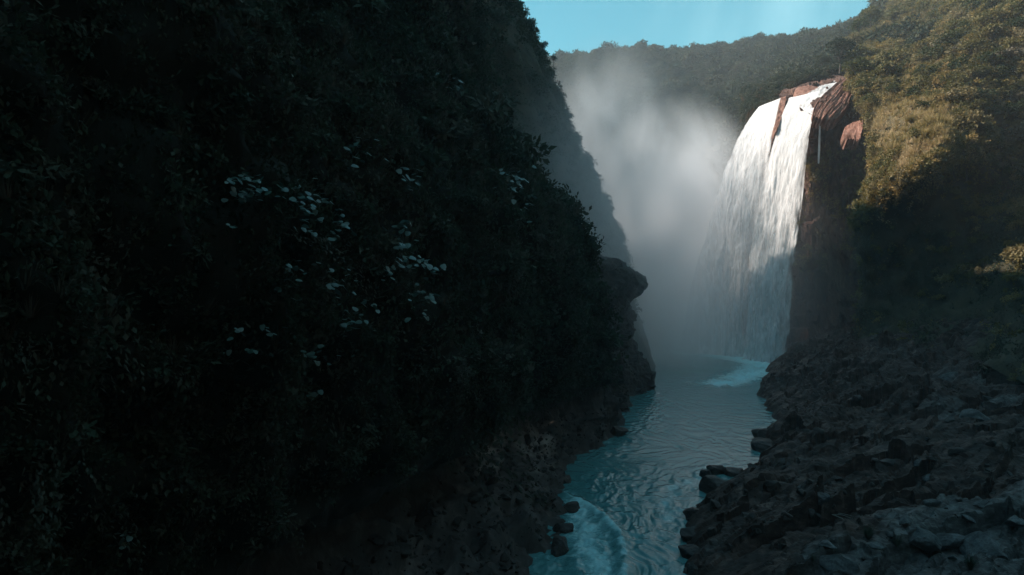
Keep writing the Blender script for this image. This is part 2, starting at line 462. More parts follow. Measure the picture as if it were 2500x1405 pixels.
pb = [x for x in n if x.type == 'BSDF_PRINCIPLED'][0]; rp = [x for x in n if x.type == 'VALTORGB'][0]
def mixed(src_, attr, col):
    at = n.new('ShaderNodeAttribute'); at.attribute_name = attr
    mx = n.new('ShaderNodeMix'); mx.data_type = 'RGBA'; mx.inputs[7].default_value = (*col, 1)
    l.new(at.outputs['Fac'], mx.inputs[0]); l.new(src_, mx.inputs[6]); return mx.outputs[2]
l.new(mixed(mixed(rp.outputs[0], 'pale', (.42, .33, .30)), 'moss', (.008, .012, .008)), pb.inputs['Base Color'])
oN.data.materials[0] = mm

# boulder spur with the overhanging nose, between the near cliff and the falls
ZS = [-3, .5, 3, 7, 10, 13, 16, 19, 24, 27, 30, 32, 34.5, 36.5, 38]
SPUR = {
 146: [22, 20, 18, 16, 14, 12, 10, 8, 6, 4, 2, 0, -2, -4, -12],
 156: [28, 26, 25, 23, 22, 20, 17, 14, 11, 9, 8, 7, 5, 3, -6],
 164: [31.3, 29.6, 28.9, 28, 27.2, 26, 22, 18, 15, 14, 14, 13, 12, 10, -2],
 173: [30, 28, 27, 26, 25, 25, 25, 25.5, 27, 29, 30, 29, 27, 22, 5],
 188: [41, 39.2, 38.7, 38, 36, 35, 34.5, 34.2, 33, 35.5, 37.2, 36.5, 31.5, 27, 10],
 200: [42, 40, 39, 37, 35, 34, 33, 33, 33, 34, 35, 34, 30, 25, 10],
 215: [38, 34, 32, 30, 29, 28, 27, 26, 25, 25, 24, 22, 20, 15, 5],
}
def disp_rock(a=1.0, s=1.0):
    def f(g, n):
        d = fbm(g * np.array([.12, .12, .16]) * s + 3, 4, ridged=True) * 1.2 + fbm(g * .5 * s + 8, 5, ridged=True) * .35 + cells(g * np.array([.16, .16, .2]) * s, .7) * 1.5 + cells(g * .5 * s + 7, .7) * .55
        return g + n * (d * a)[..., None]
    return f
gS, nS, oS = surface('rock_spur', wall(ZS, SPUR), 160, 160, M['cliff_rock'], disp_rock(1.15),
                     'grey rock spur with a nose shaped overhang at the edge of the mist', 'rock spur', flip=True, kind=None)

for o_ in (oS,): o_.data.polygons.foreach_set('use_smooth', np.zeros(len(o_.data.polygons), bool))
# misty cliff farther up the left side
ZF = [-3, .5, 20, 33, 47, 54, 69, 78, 90, 104, 111, 117, 127, 134, 141, 158]
FARL = {
 150: [-6.0, -7.0, -8.0, -10.0, -12.0, -14.0, -16.0, -17.0, -18.0, -17.3, -16.5, -15.7, -14, -15, -16, -18],
 166: [-1.0, -2.0, -3.0, -5.0, -7.0, -9.0, -12.0, -14.0, -17.0, -16.3, -15.5, -14.7, -13, -14, -15, -17],
 180: [7.0, 6.0, 5.0, 3.0, 0.0, -2.0, -7.0, -10.0, -13.0, -13.6, -13.0, -12.4, -11, -12, -13, -15],
 198: [18.0, 17.0, 16.0, 14.0, 11.0, 9.0, 4.0, 0.0, -4.0, -6.2, -7.0, -7.8, -9, -11, -13, -15],
 222: [44, 40, 36.5, 33.5, 30, 28, 22, 17, 12, 7, 4, 1, -3, -5, -7, -10],
 248: [55, 51, 45.5, 42, 38.5, 36, 29, 24.5, 18.5, 14, 11.5, 8.5, 3, -1, -5, -12],
 280: [56, 52, 46.5, 43, 39.5, 37, 30, 25, 20, 15, 12, 9, 5, 1, -5, -14],
 306: [57, 55, 51, 46, 40, 35, 25, 18, 9, -1, -7, -13, -22, -29, -38, -62],
 336: [52, 49, 43, 36, 25, 18, 2, -8, -20, -34, -40, -46, -56, -62, -70, -95],
 380: [52, 49, 43, 36, 25, 18, 2, -8, -20, -34, -40, -46, -56, -62, -70, -95],
 430: [58, 56, 53, 50, 46, 43, 37, 33, 28, 23, 20, 17, 11, 7, 0, -20],
}
def disp_far(g, n):
    d = fbm(g * np.array([.05, .05, .03]), 3) * 2.0 + fbm(g * np.array([.16, .16, .05]) + 30, 4, billow=True) * 1.3 + fbm(g * .5, 3) * .4
    return g + n * d[..., None]
gF, nF, oF = surface('cliff', wall(ZF, FARL), 220, 200, M['hill_soil'], disp_far,
                     'steep green cliff fading into mist behind the dark near cliff', 'cliff', flip=True)

# rock wall behind the falls
def cols(c): return np.array([[P(*q) for q in k] for k in c], float)
def same(px, lst): return [(px, py, y) for py, y in lst]
WALL = [
 same(1815, [(222, 400), (268, 345), (380, 340), (540, 335), (720, 330), (870, 320)]),
 same(1855, [(222, 380), (268, 308), (380, 306), (540, 305), (720, 304), (870, 300)]),
 same(1905, [(200, 360), (246, 292), (360, 292), (540, 292), (720, 290), (880, 286)]),
 same(1975, [(185, 345), (240, 270), (340, 274), (540, 276), (720, 277), (880, 273)]),
 same(2040, [(170, 330), (228, 266), (330, 274), (540, 277), (720, 277), (870, 270)]),
 same(2100, [(160, 310), (245, 268), (340, 274), (540, 277), (720, 277), (860, 268)]),
 same(2190, [(150, 300), (265, 268), (340, 274), (540, 277), (720, 276), (860, 266)]),
]
def disp_wall(g, n):
    d = fbm(g * np.array([.09, .09, .04]) + 7, 4) * 3.0 + fbm(g * np.array([.5, .5, .14]), 4, ridged=True) * .6 + cells(g * np.array([.12, .12, .09]) + 3, .8) * 2.2 + cells(g * np.array([.35, .35, .22]), .8) * 1.0
    return g + n * (d * .8)[..., None]
gW, nW, oW = surface('gorge_wall', cols(WALL), 220, 160, M['wall_rock'], disp_wall,
                     'brown streaked rock wall beside and behind the waterfall', 'rock wall')

oW.data.polygons.foreach_set('use_smooth', np.zeros(len(oW.data.polygons), bool))
# hillside spur on the right: sunlit flank above, shadowed face below
HILL = [
 same(2160, [(120, 330), (200, 278), (290, 270), (400, 268), (480, 268), (600, 266), (720, 260), (800, 254), (880, 240)]),
 [(2100, 130, 330), (2096, 205, 262), (2128, 290, 240), (2143, 400, 225), (2126, 470, 217), (2108, 560, 213), (2108, 680, 214), (2100, 780, 211), (2085, 870, 201)],
 same(2180, [(105, 330), (200, 250), (290, 226), (380, 208), (450, 197), (520, 204), (640, 208), (760, 204), (870, 185)]),
 same(2240, [(60, 330), (180, 245), (280, 218), (360, 200), (435, 190), (500, 203), (640, 206), (760, 200), (880, 172)]),
 same(2310, [(0, 320), (140, 245), (250, 215), (320, 200), (375, 193), (460, 204), (620, 204), (770, 190), (890, 158)]),
 same(2400, [(-60, 300), (100, 235), (220, 214), (310, 204), (400, 204), (500, 207), (640, 198), (780, 174), (900, 140)]),
 same(2500, [(-100, 280), (60, 228), (200, 214), (320, 207), (430, 205), (540, 198), (660, 172), (800, 140), (930, 110)]),
 same(2680, [(-150, 240), (0, 205), (180, 192), (320, 182), (450, 172), (570, 155), (700, 126), (830, 104), (960, 84)]),
 same(3000, [(-200, 180), (-50, 140), (150, 120), (320, 105), (460, 92), (600, 82), (740, 72), (880, 62), (1040, 50)]),
 same(3700, [(-400, 110), (-150, 90), (100, 70), (320, 60), (460, 52), (600, 45), (740, 40), (900, 34), (1150, 26)]),
]
HILL = [[(k[0][0], k[0][1] - (80 if i < 3 else 420), k[0][2] + 90)] + k for i, k in enumerate(HILL)]  # added top row carries the slope up out of view to cut sky light
HILLC = cols(HILL)
back = np.array([[(95 + 6 * k, -30, z) for k, z in zip(range(10), [190, 150, 125, 100, 78, 60, 45, 32, 20, 8])],
                 [(80 + 6 * k, -110, z) for k, z in zip(range(10), [190, 150, 125, 100, 78, 60, 45, 32, 20, 8])]], float)
back[..., 0] = np.array([[125, 110, 100, 92, 84, 76, 68, 60, 52, 44], [75, 60, 52, 45, 38, 31, 24, 17, 10, 3]])
HILLC = np.concatenate([HILLC, back])
def disp_hill(g, n):
    d = fbm(g * .045 + 70, 3) * 4.5 + fbm(g * np.array([.12, .12, .10]) + 11, 4, billow=True) * 3.6 + fbm(g * .45, 3) * .6
    return g + n * (d * smooth01(0, 12, g[..., 2] + 0))[..., None]
gH, nH, oH = surface('hillside', HILLC, 320, 260, M['hill_soil'], disp_hill,
                     'steep overgrown hillside, sunlit on its flank and black in shade below', 'hill')

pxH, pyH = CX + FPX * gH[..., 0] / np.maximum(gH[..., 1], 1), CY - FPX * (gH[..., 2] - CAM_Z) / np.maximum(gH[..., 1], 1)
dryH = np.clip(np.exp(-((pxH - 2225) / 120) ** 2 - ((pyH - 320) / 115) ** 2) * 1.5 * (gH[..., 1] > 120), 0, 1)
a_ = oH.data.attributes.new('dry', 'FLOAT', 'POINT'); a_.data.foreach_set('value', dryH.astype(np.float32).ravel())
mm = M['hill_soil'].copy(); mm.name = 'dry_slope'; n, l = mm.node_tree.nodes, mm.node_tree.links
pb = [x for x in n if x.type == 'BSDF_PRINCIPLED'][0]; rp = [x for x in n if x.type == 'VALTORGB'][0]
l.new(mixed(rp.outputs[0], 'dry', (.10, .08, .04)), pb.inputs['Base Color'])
oH.data.materials[0] = mm

# far forested ridge
RIDGE = [
 same(1180, [(180, 760), (190, 700), (270, 640), (360, 590), (500, 540), (700, 500), (900, 470)]),
 same(1330, [(168, 740), (166, 690), (250, 620), (350, 560), (500, 510), (700, 470), (900, 450)]),
 same(1500, [(150, 740), (146, 690), (250, 600), (350, 540), (500, 490), (700, 450), (900, 430)]),
 same(1700, [(138, 720), (136, 670), (200, 600), (300, 510), (430, 450), (700, 420), (900, 400)]),
 same(1850, [(122, 690), (118, 630), (180, 530), (240, 450), (300, 410), (500, 390), (900, 370)]),
 same(2000, [(108, 640), (102, 560), (140, 470), (180, 400), (215, 360), (300, 345), (700, 340)]),
 same(2110, [(75, 560), (66, 500), (110, 420), (150, 370), (190, 330), (300, 315), (600, 310)]),
 same(2200, [(15, 520), (8, 450), (70, 390), (130, 340), (180, 300), (300, 292), (600, 290)]),
 same(2350, [(-90, 480), (-100, 400), (-30, 360), (50, 320), (140, 280), (280, 268), (500, 266)]),
 same(2600, [(-170, 440), (-190, 370), (-110, 330), (-20, 290), (90, 250), (260, 240), (500, 238)]),
]
def disp_ridge(g, n):
    d = fbm(g * .012 + 5, 3) * 10.0 + fbm(g * .04 + 21, 3) * 4.0
    w = np.ones(g.shape[:2]); 
    return g + n * (d * w * .6)[..., None]
gR, nR, oR = surface('hills', cols(RIDGE), 200, 120, M['hill_soil'], disp_ridge,
                     'forested ridge closing the gorge beyond the mist', 'hills')

# rocky bank on the right of the river
XR_Y = [-160, -60, 20, 45, 68, 80, 88, 96, 103, 109, 117, 124, 130, 138, 145, 152, 160, 192, 219, 250, 284, 310]
XR_X = [0, 2, 8, 13, 18.2, 21, 23.8, 29.5, 34, 38.5, 46, 47, 47.5, 53, 57.5, 58.5, 60, 70, 81, 96, 111, 118]
XL_Y = [-160, -90, -40, 0, 20, 40, 60, 75, 90, 106, 118, 130, 140, 156, 164, 173, 188, 200, 215, 248, 280, 430]
XL_X = [-64, -36, -21, -11, -7, -3, 1.5, 5, 8.2, 8.3, 14.5, 20.5, 23, 26, 29, 28, 39, 40, 34, 55, 56, 56]
nyb, ndb = 420, 260
yb = np.concatenate([np.linspace(-150, 25, 40)[:-1], 25 * np.exp(np.linspace(0, math.log(12), 640))])
db = np.concatenate([np.linspace(-5, 45, 200), np.linspace(45, 120, 61)[1:]])
ndb = len(db); nyb = len(yb)
YB, DB = np.meshgrid(yb, db, indexing='ij')
XB = np.interp(YB, XR_Y, XR_X) + DB
jag = fbm(np.stack([YB * .09, np.zeros_like(YB), np.zeros_like(YB)], -1), 4) * 5.0
slope = 0.20 + 0.12 * smooth01(120, 195, YB)
dd = DB + jag * np.exp(-np.abs(DB) / 14) * smooth01(40, 70, YB)
ZB = np.where(dd < 0, dd * 0.6, 1.1 * (1 - np.exp(-np.maximum(dd, 0) / 1.2)) + slope * np.maximum(dd, 0)) - 0.15
gB = np.stack([XB, YB, ZB], -1)
rot = np.stack([gB[..., 0] * .80 + gB[..., 1] * .25, gB[..., 1] * .5 - gB[..., 0] * .2, gB[..., 2] * 1.6 - .5 * gB[..., 0]], -1)
land = smooth01(-2, 1.5, dd) * (.4 + .6 * smooth01(1, 8, dd))
big = fbm(gB * np.array([.055, .04, 0]) + 8, 4, ridged=True) * 2.6
wv = fbm(gB * np.array([.08, .08, 0]) + 33, 4) * 5.0
wob = np.stack([fbm(gB * .25 + 5, 3), fbm(gB * .25 + 55, 3), 0 * XB], -1) * 1.2
q2 = gB + wob; q2[..., 2] = 0
ca, sa = math.cos(.5), math.sin(.5)
qr = np.stack([q2[..., 0] * ca + q2[..., 1] * sa, -q2[..., 0] * sa + q2[..., 1] * ca, q2[..., 2]], -1)
rough_b = smooth01(-.25, .3, fbm(np.stack([XB, YB, 0 * XB], -1) * .07 + 91, 3))
slabs = cells(qr * np.array([.075, .20, 1]), .8) * 3.0 + cells(qr * np.array([.22, .55, 1]) + 9, .8) * 1.25 * (.35 + .65 * rough_b) + cells(qr * np.array([.9, 1.5, 1]) + 31, .7) * .30 * rough_b
dip = qr[..., 1] * .55 + fbm(gB * .2 + 71, 3) * 1.2
slabs += (smooth01(0, .8, dip - np.floor(dip)) - .5) * .55 * (1 - .4 * rough_b)
fine = fbm(gB * 1.2 + 2, 4, ridged=True) * .14 + fbm(gB * .35, 3) * .5
gB[..., 2] += (big * (.7 + .5 * smooth01(110, 190, YB)) + slabs * (.70 + .35 * smooth01(100, 160, YB)) + fine) * land
nB = grid_normals(gB); nB *= np.sign(nB[..., 2:3] + 1e-9)
pale = smooth01(.05, .35, fbm(np.stack([XB, YB, 0 * XB], -1) * .06 + 3, 4)
                + .75 * smooth01(72, 52, YB - .25 * DB) * smooth01(3, 12, DB) + .35 * np.exp(-((XB - 88) / 12) ** 2 - ((YB - 118) / 14) ** 2) - .18)
oB = link('riverbank', make_mesh('riverbank', gB, grid_faces(nyb, ndb, True), None, False, {'pale': pale}))
tag(oB, 'dark broken rock bank sloping up from the river to the shaded hillside', 'riverbank', kind='structure')
bvhB = bvh_of(gB)
m, n, l, out = new_mat('bank_rock_mix')
def rock_chain(n, l, stops, scale, bdist):
    geo = n.new('ShaderNodeNewGeometry')
    mp = n.new('ShaderNodeMapping'); mp.inputs['Scale'].default_value = (1, 1, 1.8); mp.inputs['Rotation'].default_value = (0.2, 0.5, 0.3)
    l.new(geo.outputs['Position'], mp.inputs['Vector'])
    a = noise_node(n, l, scale, 12, 0.68, mp.outputs[0], 0.5)
    r = ramp(n, stops); l.new(a.outputs[0], r.inputs[0])
    return r, a
r1, a1 = rock_chain(n, l, [(.40, (.018, .010, .0078)), (.53, (.042, .0245, .0195)), (.68, (.125, .082, .068))], .5, .4)
r2, a2 = rock_chain(n, l, [(.36, (.028, .024, .022)), (.5, (.075, .068, .066)), (.68, (.18, .17, .165))], .8, .4)
at = n.new('ShaderNodeAttribute'); at.attribute_name = 'pale'
mxc = n.new('ShaderNodeMix'); mxc.data_type = 'RGBA'
l.new(at.outputs['Fac'], mxc.inputs[0]); l.new(r1.outputs[0], mxc.inputs[6]); l.new(r2.outputs[0], mxc.inputs[7])
bs = n.new('ShaderNodeBsdfPrincipled'); bs.inputs['Roughness'].default_value = .6; bs.inputs['Specular IOR Level'].default_value = .2
l.new(mxc.outputs[2], bs.inputs['Base Color'])
bp = n.new('ShaderNodeBump'); bp.inputs['Strength'].default_value = .7; bp.inputs['Distance'].default_value = .45
l.new(a1.outputs[0], bp.inputs['Height']); l.new(bp.outputs[0], bs.inputs['Normal'])
l.new(bs.outputs[0], out.inputs[0])
oB.data.materials.append(m)

# unseen wall added behind the viewpoint to shut sky light out of the gorge
SKY_BLOCK = np.array([[(x, y + k, z) for k, z in zip((0, -4, -9, -18, -40), (-3, 30, 75, 125, 185))] for x, y in
                 ((-130, -110), (-80, -150), (-30, -170), (20, -165), (70, -140), (120, -90))], float)
gK, nK, oK = surface('gorge_wall', SKY_BLOCK, 60, 40, M['hill_soil'], disp_far, 'unseen wall added behind the viewpoint to block sky light', 'rock wall')

# ------------------------------------------------------------------ river
ry = np.concatenate([np.linspace(-170, 50, 40)[:-1], 50 * np.exp(np.linspace(0, math.log(440 / 50), 620))])
rt = np.linspace(0, 1, 300)
RY, RT = np.meshgrid(ry, rt, indexing='ij')
xl = np.interp(RY, XL_Y, XL_X) - 9; xr = np.interp(RY, XR_Y, XR_X) + 9
RX = xl + (xr - xl) * RT
q = np.stack([RX, RY, 0 * RX], -1)
warp = np.stack([fbm(q * .05 + 3, 3), fbm(q * .05 + 60, 3), 0 * RX], -1) * 9
qa = (q + warp)
def segdist(pts):
    d = np.full(RX.shape, 1e9)
    for (x0, y0), (x1, y1) in zip(pts[:-1], pts[1:]):
        vx, vy = x1 - x0, y1 - y0; t = np.clip(((RX - x0) * vx + (RY - y0) * vy) / (vx * vx + vy * vy), 0, 1)
        d = np.minimum(d, np.hypot(RX - x0 - t * vx, RY - y0 - t * vy))
    return d
crest = [(7.2, 93.5), (9.0, 91), (10.4, 87.5), (11.6, 83), (12.2, 78), (12.0, 73), (11.2, 68), (10, 60)]
dc = segdist(crest)
inside = smooth01(.8, -.8, RX - np.interp(RY, [50, 60, 68, 73, 78, 83, 87.5, 91, 93.5], [9, 10, 11.2, 12, 12.2, 11.6, 10.4, 9, 7.2])) * smooth01(94, 90, RY)
rap2 = segdist([(30, 105), (27, 101), (23.5, 97), (20.5, 90), (19.5, 84)])
amp = 0.06 + 0.10 * smooth01(200, 90, RY)
h = fbm(qa * np.array([.32, .20, 1]), 4, ridged=True) * amp * 1.5 + fbm(qa * np.array([1.0, .55, 1]) + 7, 3) * amp * .7
leftrip = np.exp(-((RX - np.interp(RY, [60, 75, 95, 110, 130, 150, 175], [12, 13.5, 13.5, 13, 23, 31, 38])) / 3.2) ** 2) * smooth01(55, 75, RY)
h += leftrip * fbm(qa * np.array([.75, .32, 1]) + 31, 3, ridged=True) * .34
h += .38 * np.exp(-(dc / .8) ** 2) + inside * fbm(q * np.array([.5, .5, 1]) + 2, 4) * .6 + np.exp(-(rap2 / 3) ** 2) * fbm(q * .6 + 9, 4) * .35
foam = (.50 + .9 * fbm(q * .45 + 13, 3)) * np.exp(-(dc / .5) ** 2) * smooth01(96, 92, RY) + inside * (.16 + .82 * np.exp(-((RX - 8.8) / 2.2) ** 2)) * (.75 + .5 * fbm(q * .35 + 77, 3)) + .62 * np.exp(-(rap2 / 1.7) ** 2) * (.7 + .8 * fbm(q * np.array([.6, .25, 1]) + 4, 3))
fall_foot = segdist([(108, 282), (98, 262), (88, 240), (74, 218), (62, 203)])
foam = foam + (1.0 + .6 * fbm(q * .12 + 8, 3)) * np.exp(-(fall_foot / np.interp(RY, [200, 280], [6, 12])) ** 2)
shore = np.minimum(RX - (xl + 9), (xr - 9) - RX)
foam = foam + .42 * np.exp(-(np.maximum(shore, 0) / .9) ** 2) * smooth01(-.1, .5, fbm(q * np.array([.30, .30, 1]) + 19, 3)) * (RY < 200)
fall2 = segdist([(78, 300), (90, 278), (100, 262)])
foam = np.clip(foam + .9 * np.exp(-(fall2 / 11) ** 2), 0, 1.3)
h += np.exp(-(fall_foot / 8) ** 2) * fbm(q * .25, 4, billow=True) * 1.2
water = link('river', make_mesh('river', np.stack([RX, RY, h], -1), grid_faces(len(ry), len(rt)), None, True, {'foam': foam}))
tag(water, 'milky turquoise river winding from the falls between the rock banks', 'river', kind='structure')
m, n, l, out = new_mat('river_water')
geo = n.new('ShaderNodeNewGeometry')
at = n.new('ShaderNodeAttribute'); at.attribute_name = 'foam'
fz = noise_node(n, l, 0.7, 10, .74, geo.outputs['Position'], 1.2)
ma = n.new('ShaderNodeMath'); ma.operation = 'MULTIPLY_ADD'; ma.inputs[1].default_value = .62
l.new(at.outputs['Fac'], ma.inputs[0]); l.new(fz.outputs[0], ma.inputs[2])
mr = n.new('ShaderNodeMapRange'); mr.inputs['From Min'].default_value = .66; mr.inputs['From Max'].default_value = 1.16
l.new(ma.outputs[0], mr.inputs['Value'])
mxc = n.new('ShaderNodeMix'); mxc.data_type = 'RGBA'
mxc.inputs[6].default_value = (.072, .215, .225, 1); mxc.inputs[7].default_value = (.42, .74, .78, 1)
l.new(mr.outputs[0], mxc.inputs[0])
bs = n.new('ShaderNodeBsdfPrincipled'); bs.inputs['IOR'].default_value = 1.33
l.new(mxc.outputs[2], bs.inputs['Base Color'])
rr = n.new('ShaderNodeMapRange'); rr.inputs['To Min'].default_value = .06; rr.inputs['To Max'].default_value = .6
l.new(mr.outputs[0], rr.inputs['Value']); l.new(rr.outputs[0], bs.inputs['Roughness'])
w1 = noise_node(n, l, 1.4, 5, .6, geo.outputs['Position'], .8)
bp = n.new('ShaderNodeBump'); bp.inputs['Strength'].default_value = .34; bp.inputs['Distance'].default_value = .2
l.new(w1.outputs[0], bp.inputs['Height']); l.new(bp.outputs[0], bs.inputs['Normal'])
l.new(bs.outputs[0], out.inputs[0])
water.data.materials.append(m)

# ------------------------------------------------------------------ waterfall
def fall_mat(name, lo, hi, sx=1.0):
    m, n, l, out = new_mat(name)
    geo = n.new('ShaderNodeNewGeometry')
    mp = n.new('ShaderNodeMapping'); mp.inputs['Scale'].default_value = (sx * .9, sx * .9, .035)
    l.new(geo.outputs['Position'], mp.inputs['Vector'])
    a = noise_node(n, l, .55, 7, .55, mp.outputs[0], .2)
    mp2 = n.new('ShaderNodeMapping'); mp2.inputs['Scale'].default_value = (1, 1, .22)
    l.new(geo.outputs['Position'], mp2.inputs['Vector'])
    b = noise_node(n, l, .22, 8, .65, mp2.outputs[0], .6)
    ad = n.new('ShaderNodeMath'); ad.operation = 'ADD'; l.new(a.outputs[0], ad.inputs[0]); l.new(b.outputs[0], ad.inputs[1])
    at = n.new('ShaderNodeAttribute'); at.attribute_name = 'thick'
    ad2 = n.new('ShaderNodeMath'); ad2.operation = 'ADD'; l.new(ad.outputs[0], ad2.inputs[0]); l.new(at.outputs['Fac'], ad2.inputs[1])
    al = n.new('ShaderNodeMapRange'); al.inputs['From Min'].default_value = lo; al.inputs['From Max'].default_value = hi
    l.new(ad2.outputs[0], al.inputs['Value'])
    df = n.new('ShaderNodeBsdfPrincipled'); df.inputs['Base Color'].default_value = (.86, .87, .88, 1)
    df.inputs['Roughness'].default_value = .8; df.inputs['Specular IOR Level'].default_value = .2
    bp = n.new('ShaderNodeBump'); bp.inputs['Strength'].default_value = .30; bp.inputs['Distance'].default_value = .6
    l.new(ad.outputs[0], bp.inputs['Height']); l.new(bp.outputs[0], df.inputs['Normal'])
    tl = n.new('ShaderNodeBsdfTranslucent'); tl.inputs[0].default_value = (.8, .83, .85, 1)
    m1 = n.new('ShaderNodeMixShader'); m1.inputs[0].default_value = .4
    l.new(df.outputs[0], m1.inputs[1]); l.new(tl.outputs[0], m1.inputs[2])
    tp = n.new('ShaderNodeBsdfTransparent')
    m2 = n.new('ShaderNodeMixShader'); l.new(al.outputs[0], m2.inputs[0]); l.new(tp.outputs[0], m2.inputs[1]); l.new(m1.outputs[0], m2.inputs[2])
    l.new(m2.outputs[0], out.inputs[0])
    return m
M['fall'] = fall_mat('falling_water', .72, 1.22)
FALL = empty('waterfall', P(1850, 880, 275), 'tall white waterfall plunging over the cliff lip into the gorge', 'waterfall')
def curtain(c, nu, nv, amp, push=0.0, thick0=.35, seed=0, edge=True):
    g = loft(cols(c), nu, nv)
    nr = grid_normals(g); s = np.sign((nr * np.array([-.8, -.6, 0])).sum(-1, keepdims=True)); nr = nr * s
    v = np.linspace(0, 1, nv)[None, :]; u = np.linspace(0, 1, nu)[:, None]
    fall = np.clip(v * 1.6, 0.08, 1)
    d = fbm(g * np.array([.16, .16, .022]) + seed, 3) * 2.2 + fbm(g * np.array([.5, .5, .045]) + seed, 4, billow=True) * .75 + fbm(g * np.array([.22, .22, .12]) + seed, 4, billow=True) * .6 * smooth01(.1, .5, v)
    g = g + nr * (d * fall * amp + push * fall)[..., None]
    th = thick0 - .10 * v + 0 * u
    if edge: th = th - .5 * np.exp(-(u / (.03 + .05 * v))) - (.45 + .9 * fbm(np.stack([v * 11 + 0 * u, 0 * v + u * 5, 0 * u + 0 * v], -1) + seed, 4)) * np.exp(-((1 - u) / (.06 + .12 * v)))
    o = link('water_curtain', make_mesh('water_curtain', g - np.array(FALL.location), grid_faces(nu, nv), M['fall'], True, {'thick': th}), FALL)
    return o
LC = [
 [(1852, 262, 301), (1825, 297, 300), (1795, 352, 300), (1765, 430, 299), (1738, 520, 299), (1708, 620, 299), (1684, 720, 298), (1668, 800, 298), (1654, 890, 298)],
 [(1867, 255, 297), (1846, 297, 296), (1822, 355, 295), (1800, 440, 294), (1780, 540, 293), (1764, 650, 292), (1752, 740, 291), (1745, 820, 291), (1740, 900, 290)],
 [(1886, 248, 291), (1870, 297, 289), (1852, 368, 287), (1836, 455, 286), (1820, 560, 285), (1808, 670, 284), (1800, 760, 284), (1796, 830, 284), (1792, 905, 283)],
 [(1906, 240, 285), (1893, 297, 283), (1879, 370, 281), (1868, 460, 280), (1857, 570, 279), (1848, 680, 278), (1841, 770, 278), (1836, 840, 278), (1830, 908, 277)],
]
RC = [
 [(1926, 240, 280), (1905, 292, 277), (1884, 362, 276), (1860, 450, 277), (1840, 560, 276), (1828, 680, 275), (1820, 770, 275), (1814, 840, 275), (1808, 905, 274)],
 [(1962, 232, 274), (1944, 287, 271), (1926, 358, 269), (1913, 450, 268), (1899, 565, 266), (1889, 690, 265), (1882, 775, 265), (1877, 840, 264), (1872, 895, 263)],
 [(1985, 226, 269), (1972, 280, 266), (1957, 348, 264), (1945, 445, 263), (1929, 565, 262), (1916, 690, 261), (1909, 775, 261), (1904, 835, 260), (1899, 885, 260)],
 [(2003, 222, 266), (1990, 272, 263), (1976, 330, 261), (1965, 420, 260), (1950, 555, 259), (1936, 690, 258), (1927, 775, 258), (1921, 830, 257), (1914, 872, 257)],
]
curtain(LC, 130, 260, 1.0, 0, .38, 0)
curtain(LC, 110, 220, 1.3, 1.6, .05, 50)
curtain(RC, 130, 260, 1.0, 0, .38, 9)
curtain(RC, 110, 220, 1.3, 1.4, .05, 70)
CHUTE = [[(2050, 193, 293), (2022, 205, 285), (1996, 218, 278), (1968, 236, 272), (1950, 262, 270)], [(2058, 195, 290), (2036, 208, 281), (2012, 224, 274), (1988, 244, 268), (1968, 275, 266)],
         [(2066, 198, 287), (2046, 213, 278), (2022, 234, 269), (2002, 256, 264), (1988, 285, 262)]]
curtain(CHUTE, 50, 80, .55, .7, .42, 6)
THIN = [[(2000, 292, 262), (1999, 320, 261), (1997, 360, 260.5), (1996, 400, 260)], [(2004, 290, 262), (2003, 320, 261), (2002, 360, 260.5), (2000, 400, 260)]]
curtain(THIN, 10, 40, .1, .2, .1, 12, False)
# rock outcrops at the lip of the falls
def outcrop(c, nu, nv, label, ridged=.5, mat='red_rock', flow=(0.55, 0.55, .22), stripe=0.0):
    g = loft(cols(c), nu, nv); nr = grid_normals(g); s = np.sign((nr * np.array([-.5, -.7, .5])).sum(-1, keepdims=True)); nr *= s
    d = fbm(g * np.array(flow), 4, ridged=True) * ridged + fbm(g * .25, 3) * ridged
    if stripe:
        U, V = np.meshgrid(np.linspace(0, 1, nu), np.linspace(0, 1, nv), indexing='ij')
        q = np.stack([U * 11 + .5 * perlin(np.stack([U * 3, V * 3, 0 * U], -1)), V * 1.6, 0 * U], -1)
        d = d + stripe * (fbm(q, 3, ridged=True) + .6 * perlin(q * np.array([.35, .6, 1])))
        g = g + np.array([-.35, -.4, -1.0]) * (1.6 * V ** 3 * (perlin(np.stack([U * 9, 0 * U, 0 * U], -1)) + .2))[..., None]
    g = g + nr * d[..., None]
    b = g + np.array([1.5, 6, -2.5])
    v = np.concatenate([g.reshape(-1, 3), b.reshape(-1, 3)])
    N = nu * nv; f = grid_faces(nu, nv); idx = np.arange(N).reshape(nu, nv)
    rim = np.concatenate([idx[:, 0], idx[-1, 1:], idx[-2::-1, -1], idx[0, -2:0:-1]])
    rn = np.roll(rim, -1)
    f = np.concatenate([f, f[:, ::-1] + N, np.stack([rim, rim + N, rn + N, rn], 1)])
    c0 = g.reshape(-1, 3).mean(0)
    o = link('rock_outcrop', make_mesh('rock_outcrop', v - c0, f, M[mat]), loc=c0)
    return tag(o, label, 'rock outcrop')
outcrop([[(2074, 192, 284), (2045, 206, 276), (2018, 228, 268), (1992, 256, 263), (1984, 284, 261)],
         [(2078, 196, 280), (2058, 215, 272), (2035, 240, 264), (2012, 268, 260), (1998, 290, 259)],
         [(2080, 206, 274), (2070, 230, 266), (2052, 255, 261), (2034, 275, 258), (2018, 290, 258)],
         [(2080, 222, 268), (2076, 248, 262), (2064, 268, 259), (2048, 282, 258), (2036, 290, 258)]], 120, 60,
        'ridged reddish rock fan on the sunny side of the waterfall lip', .35, stripe=1.1)
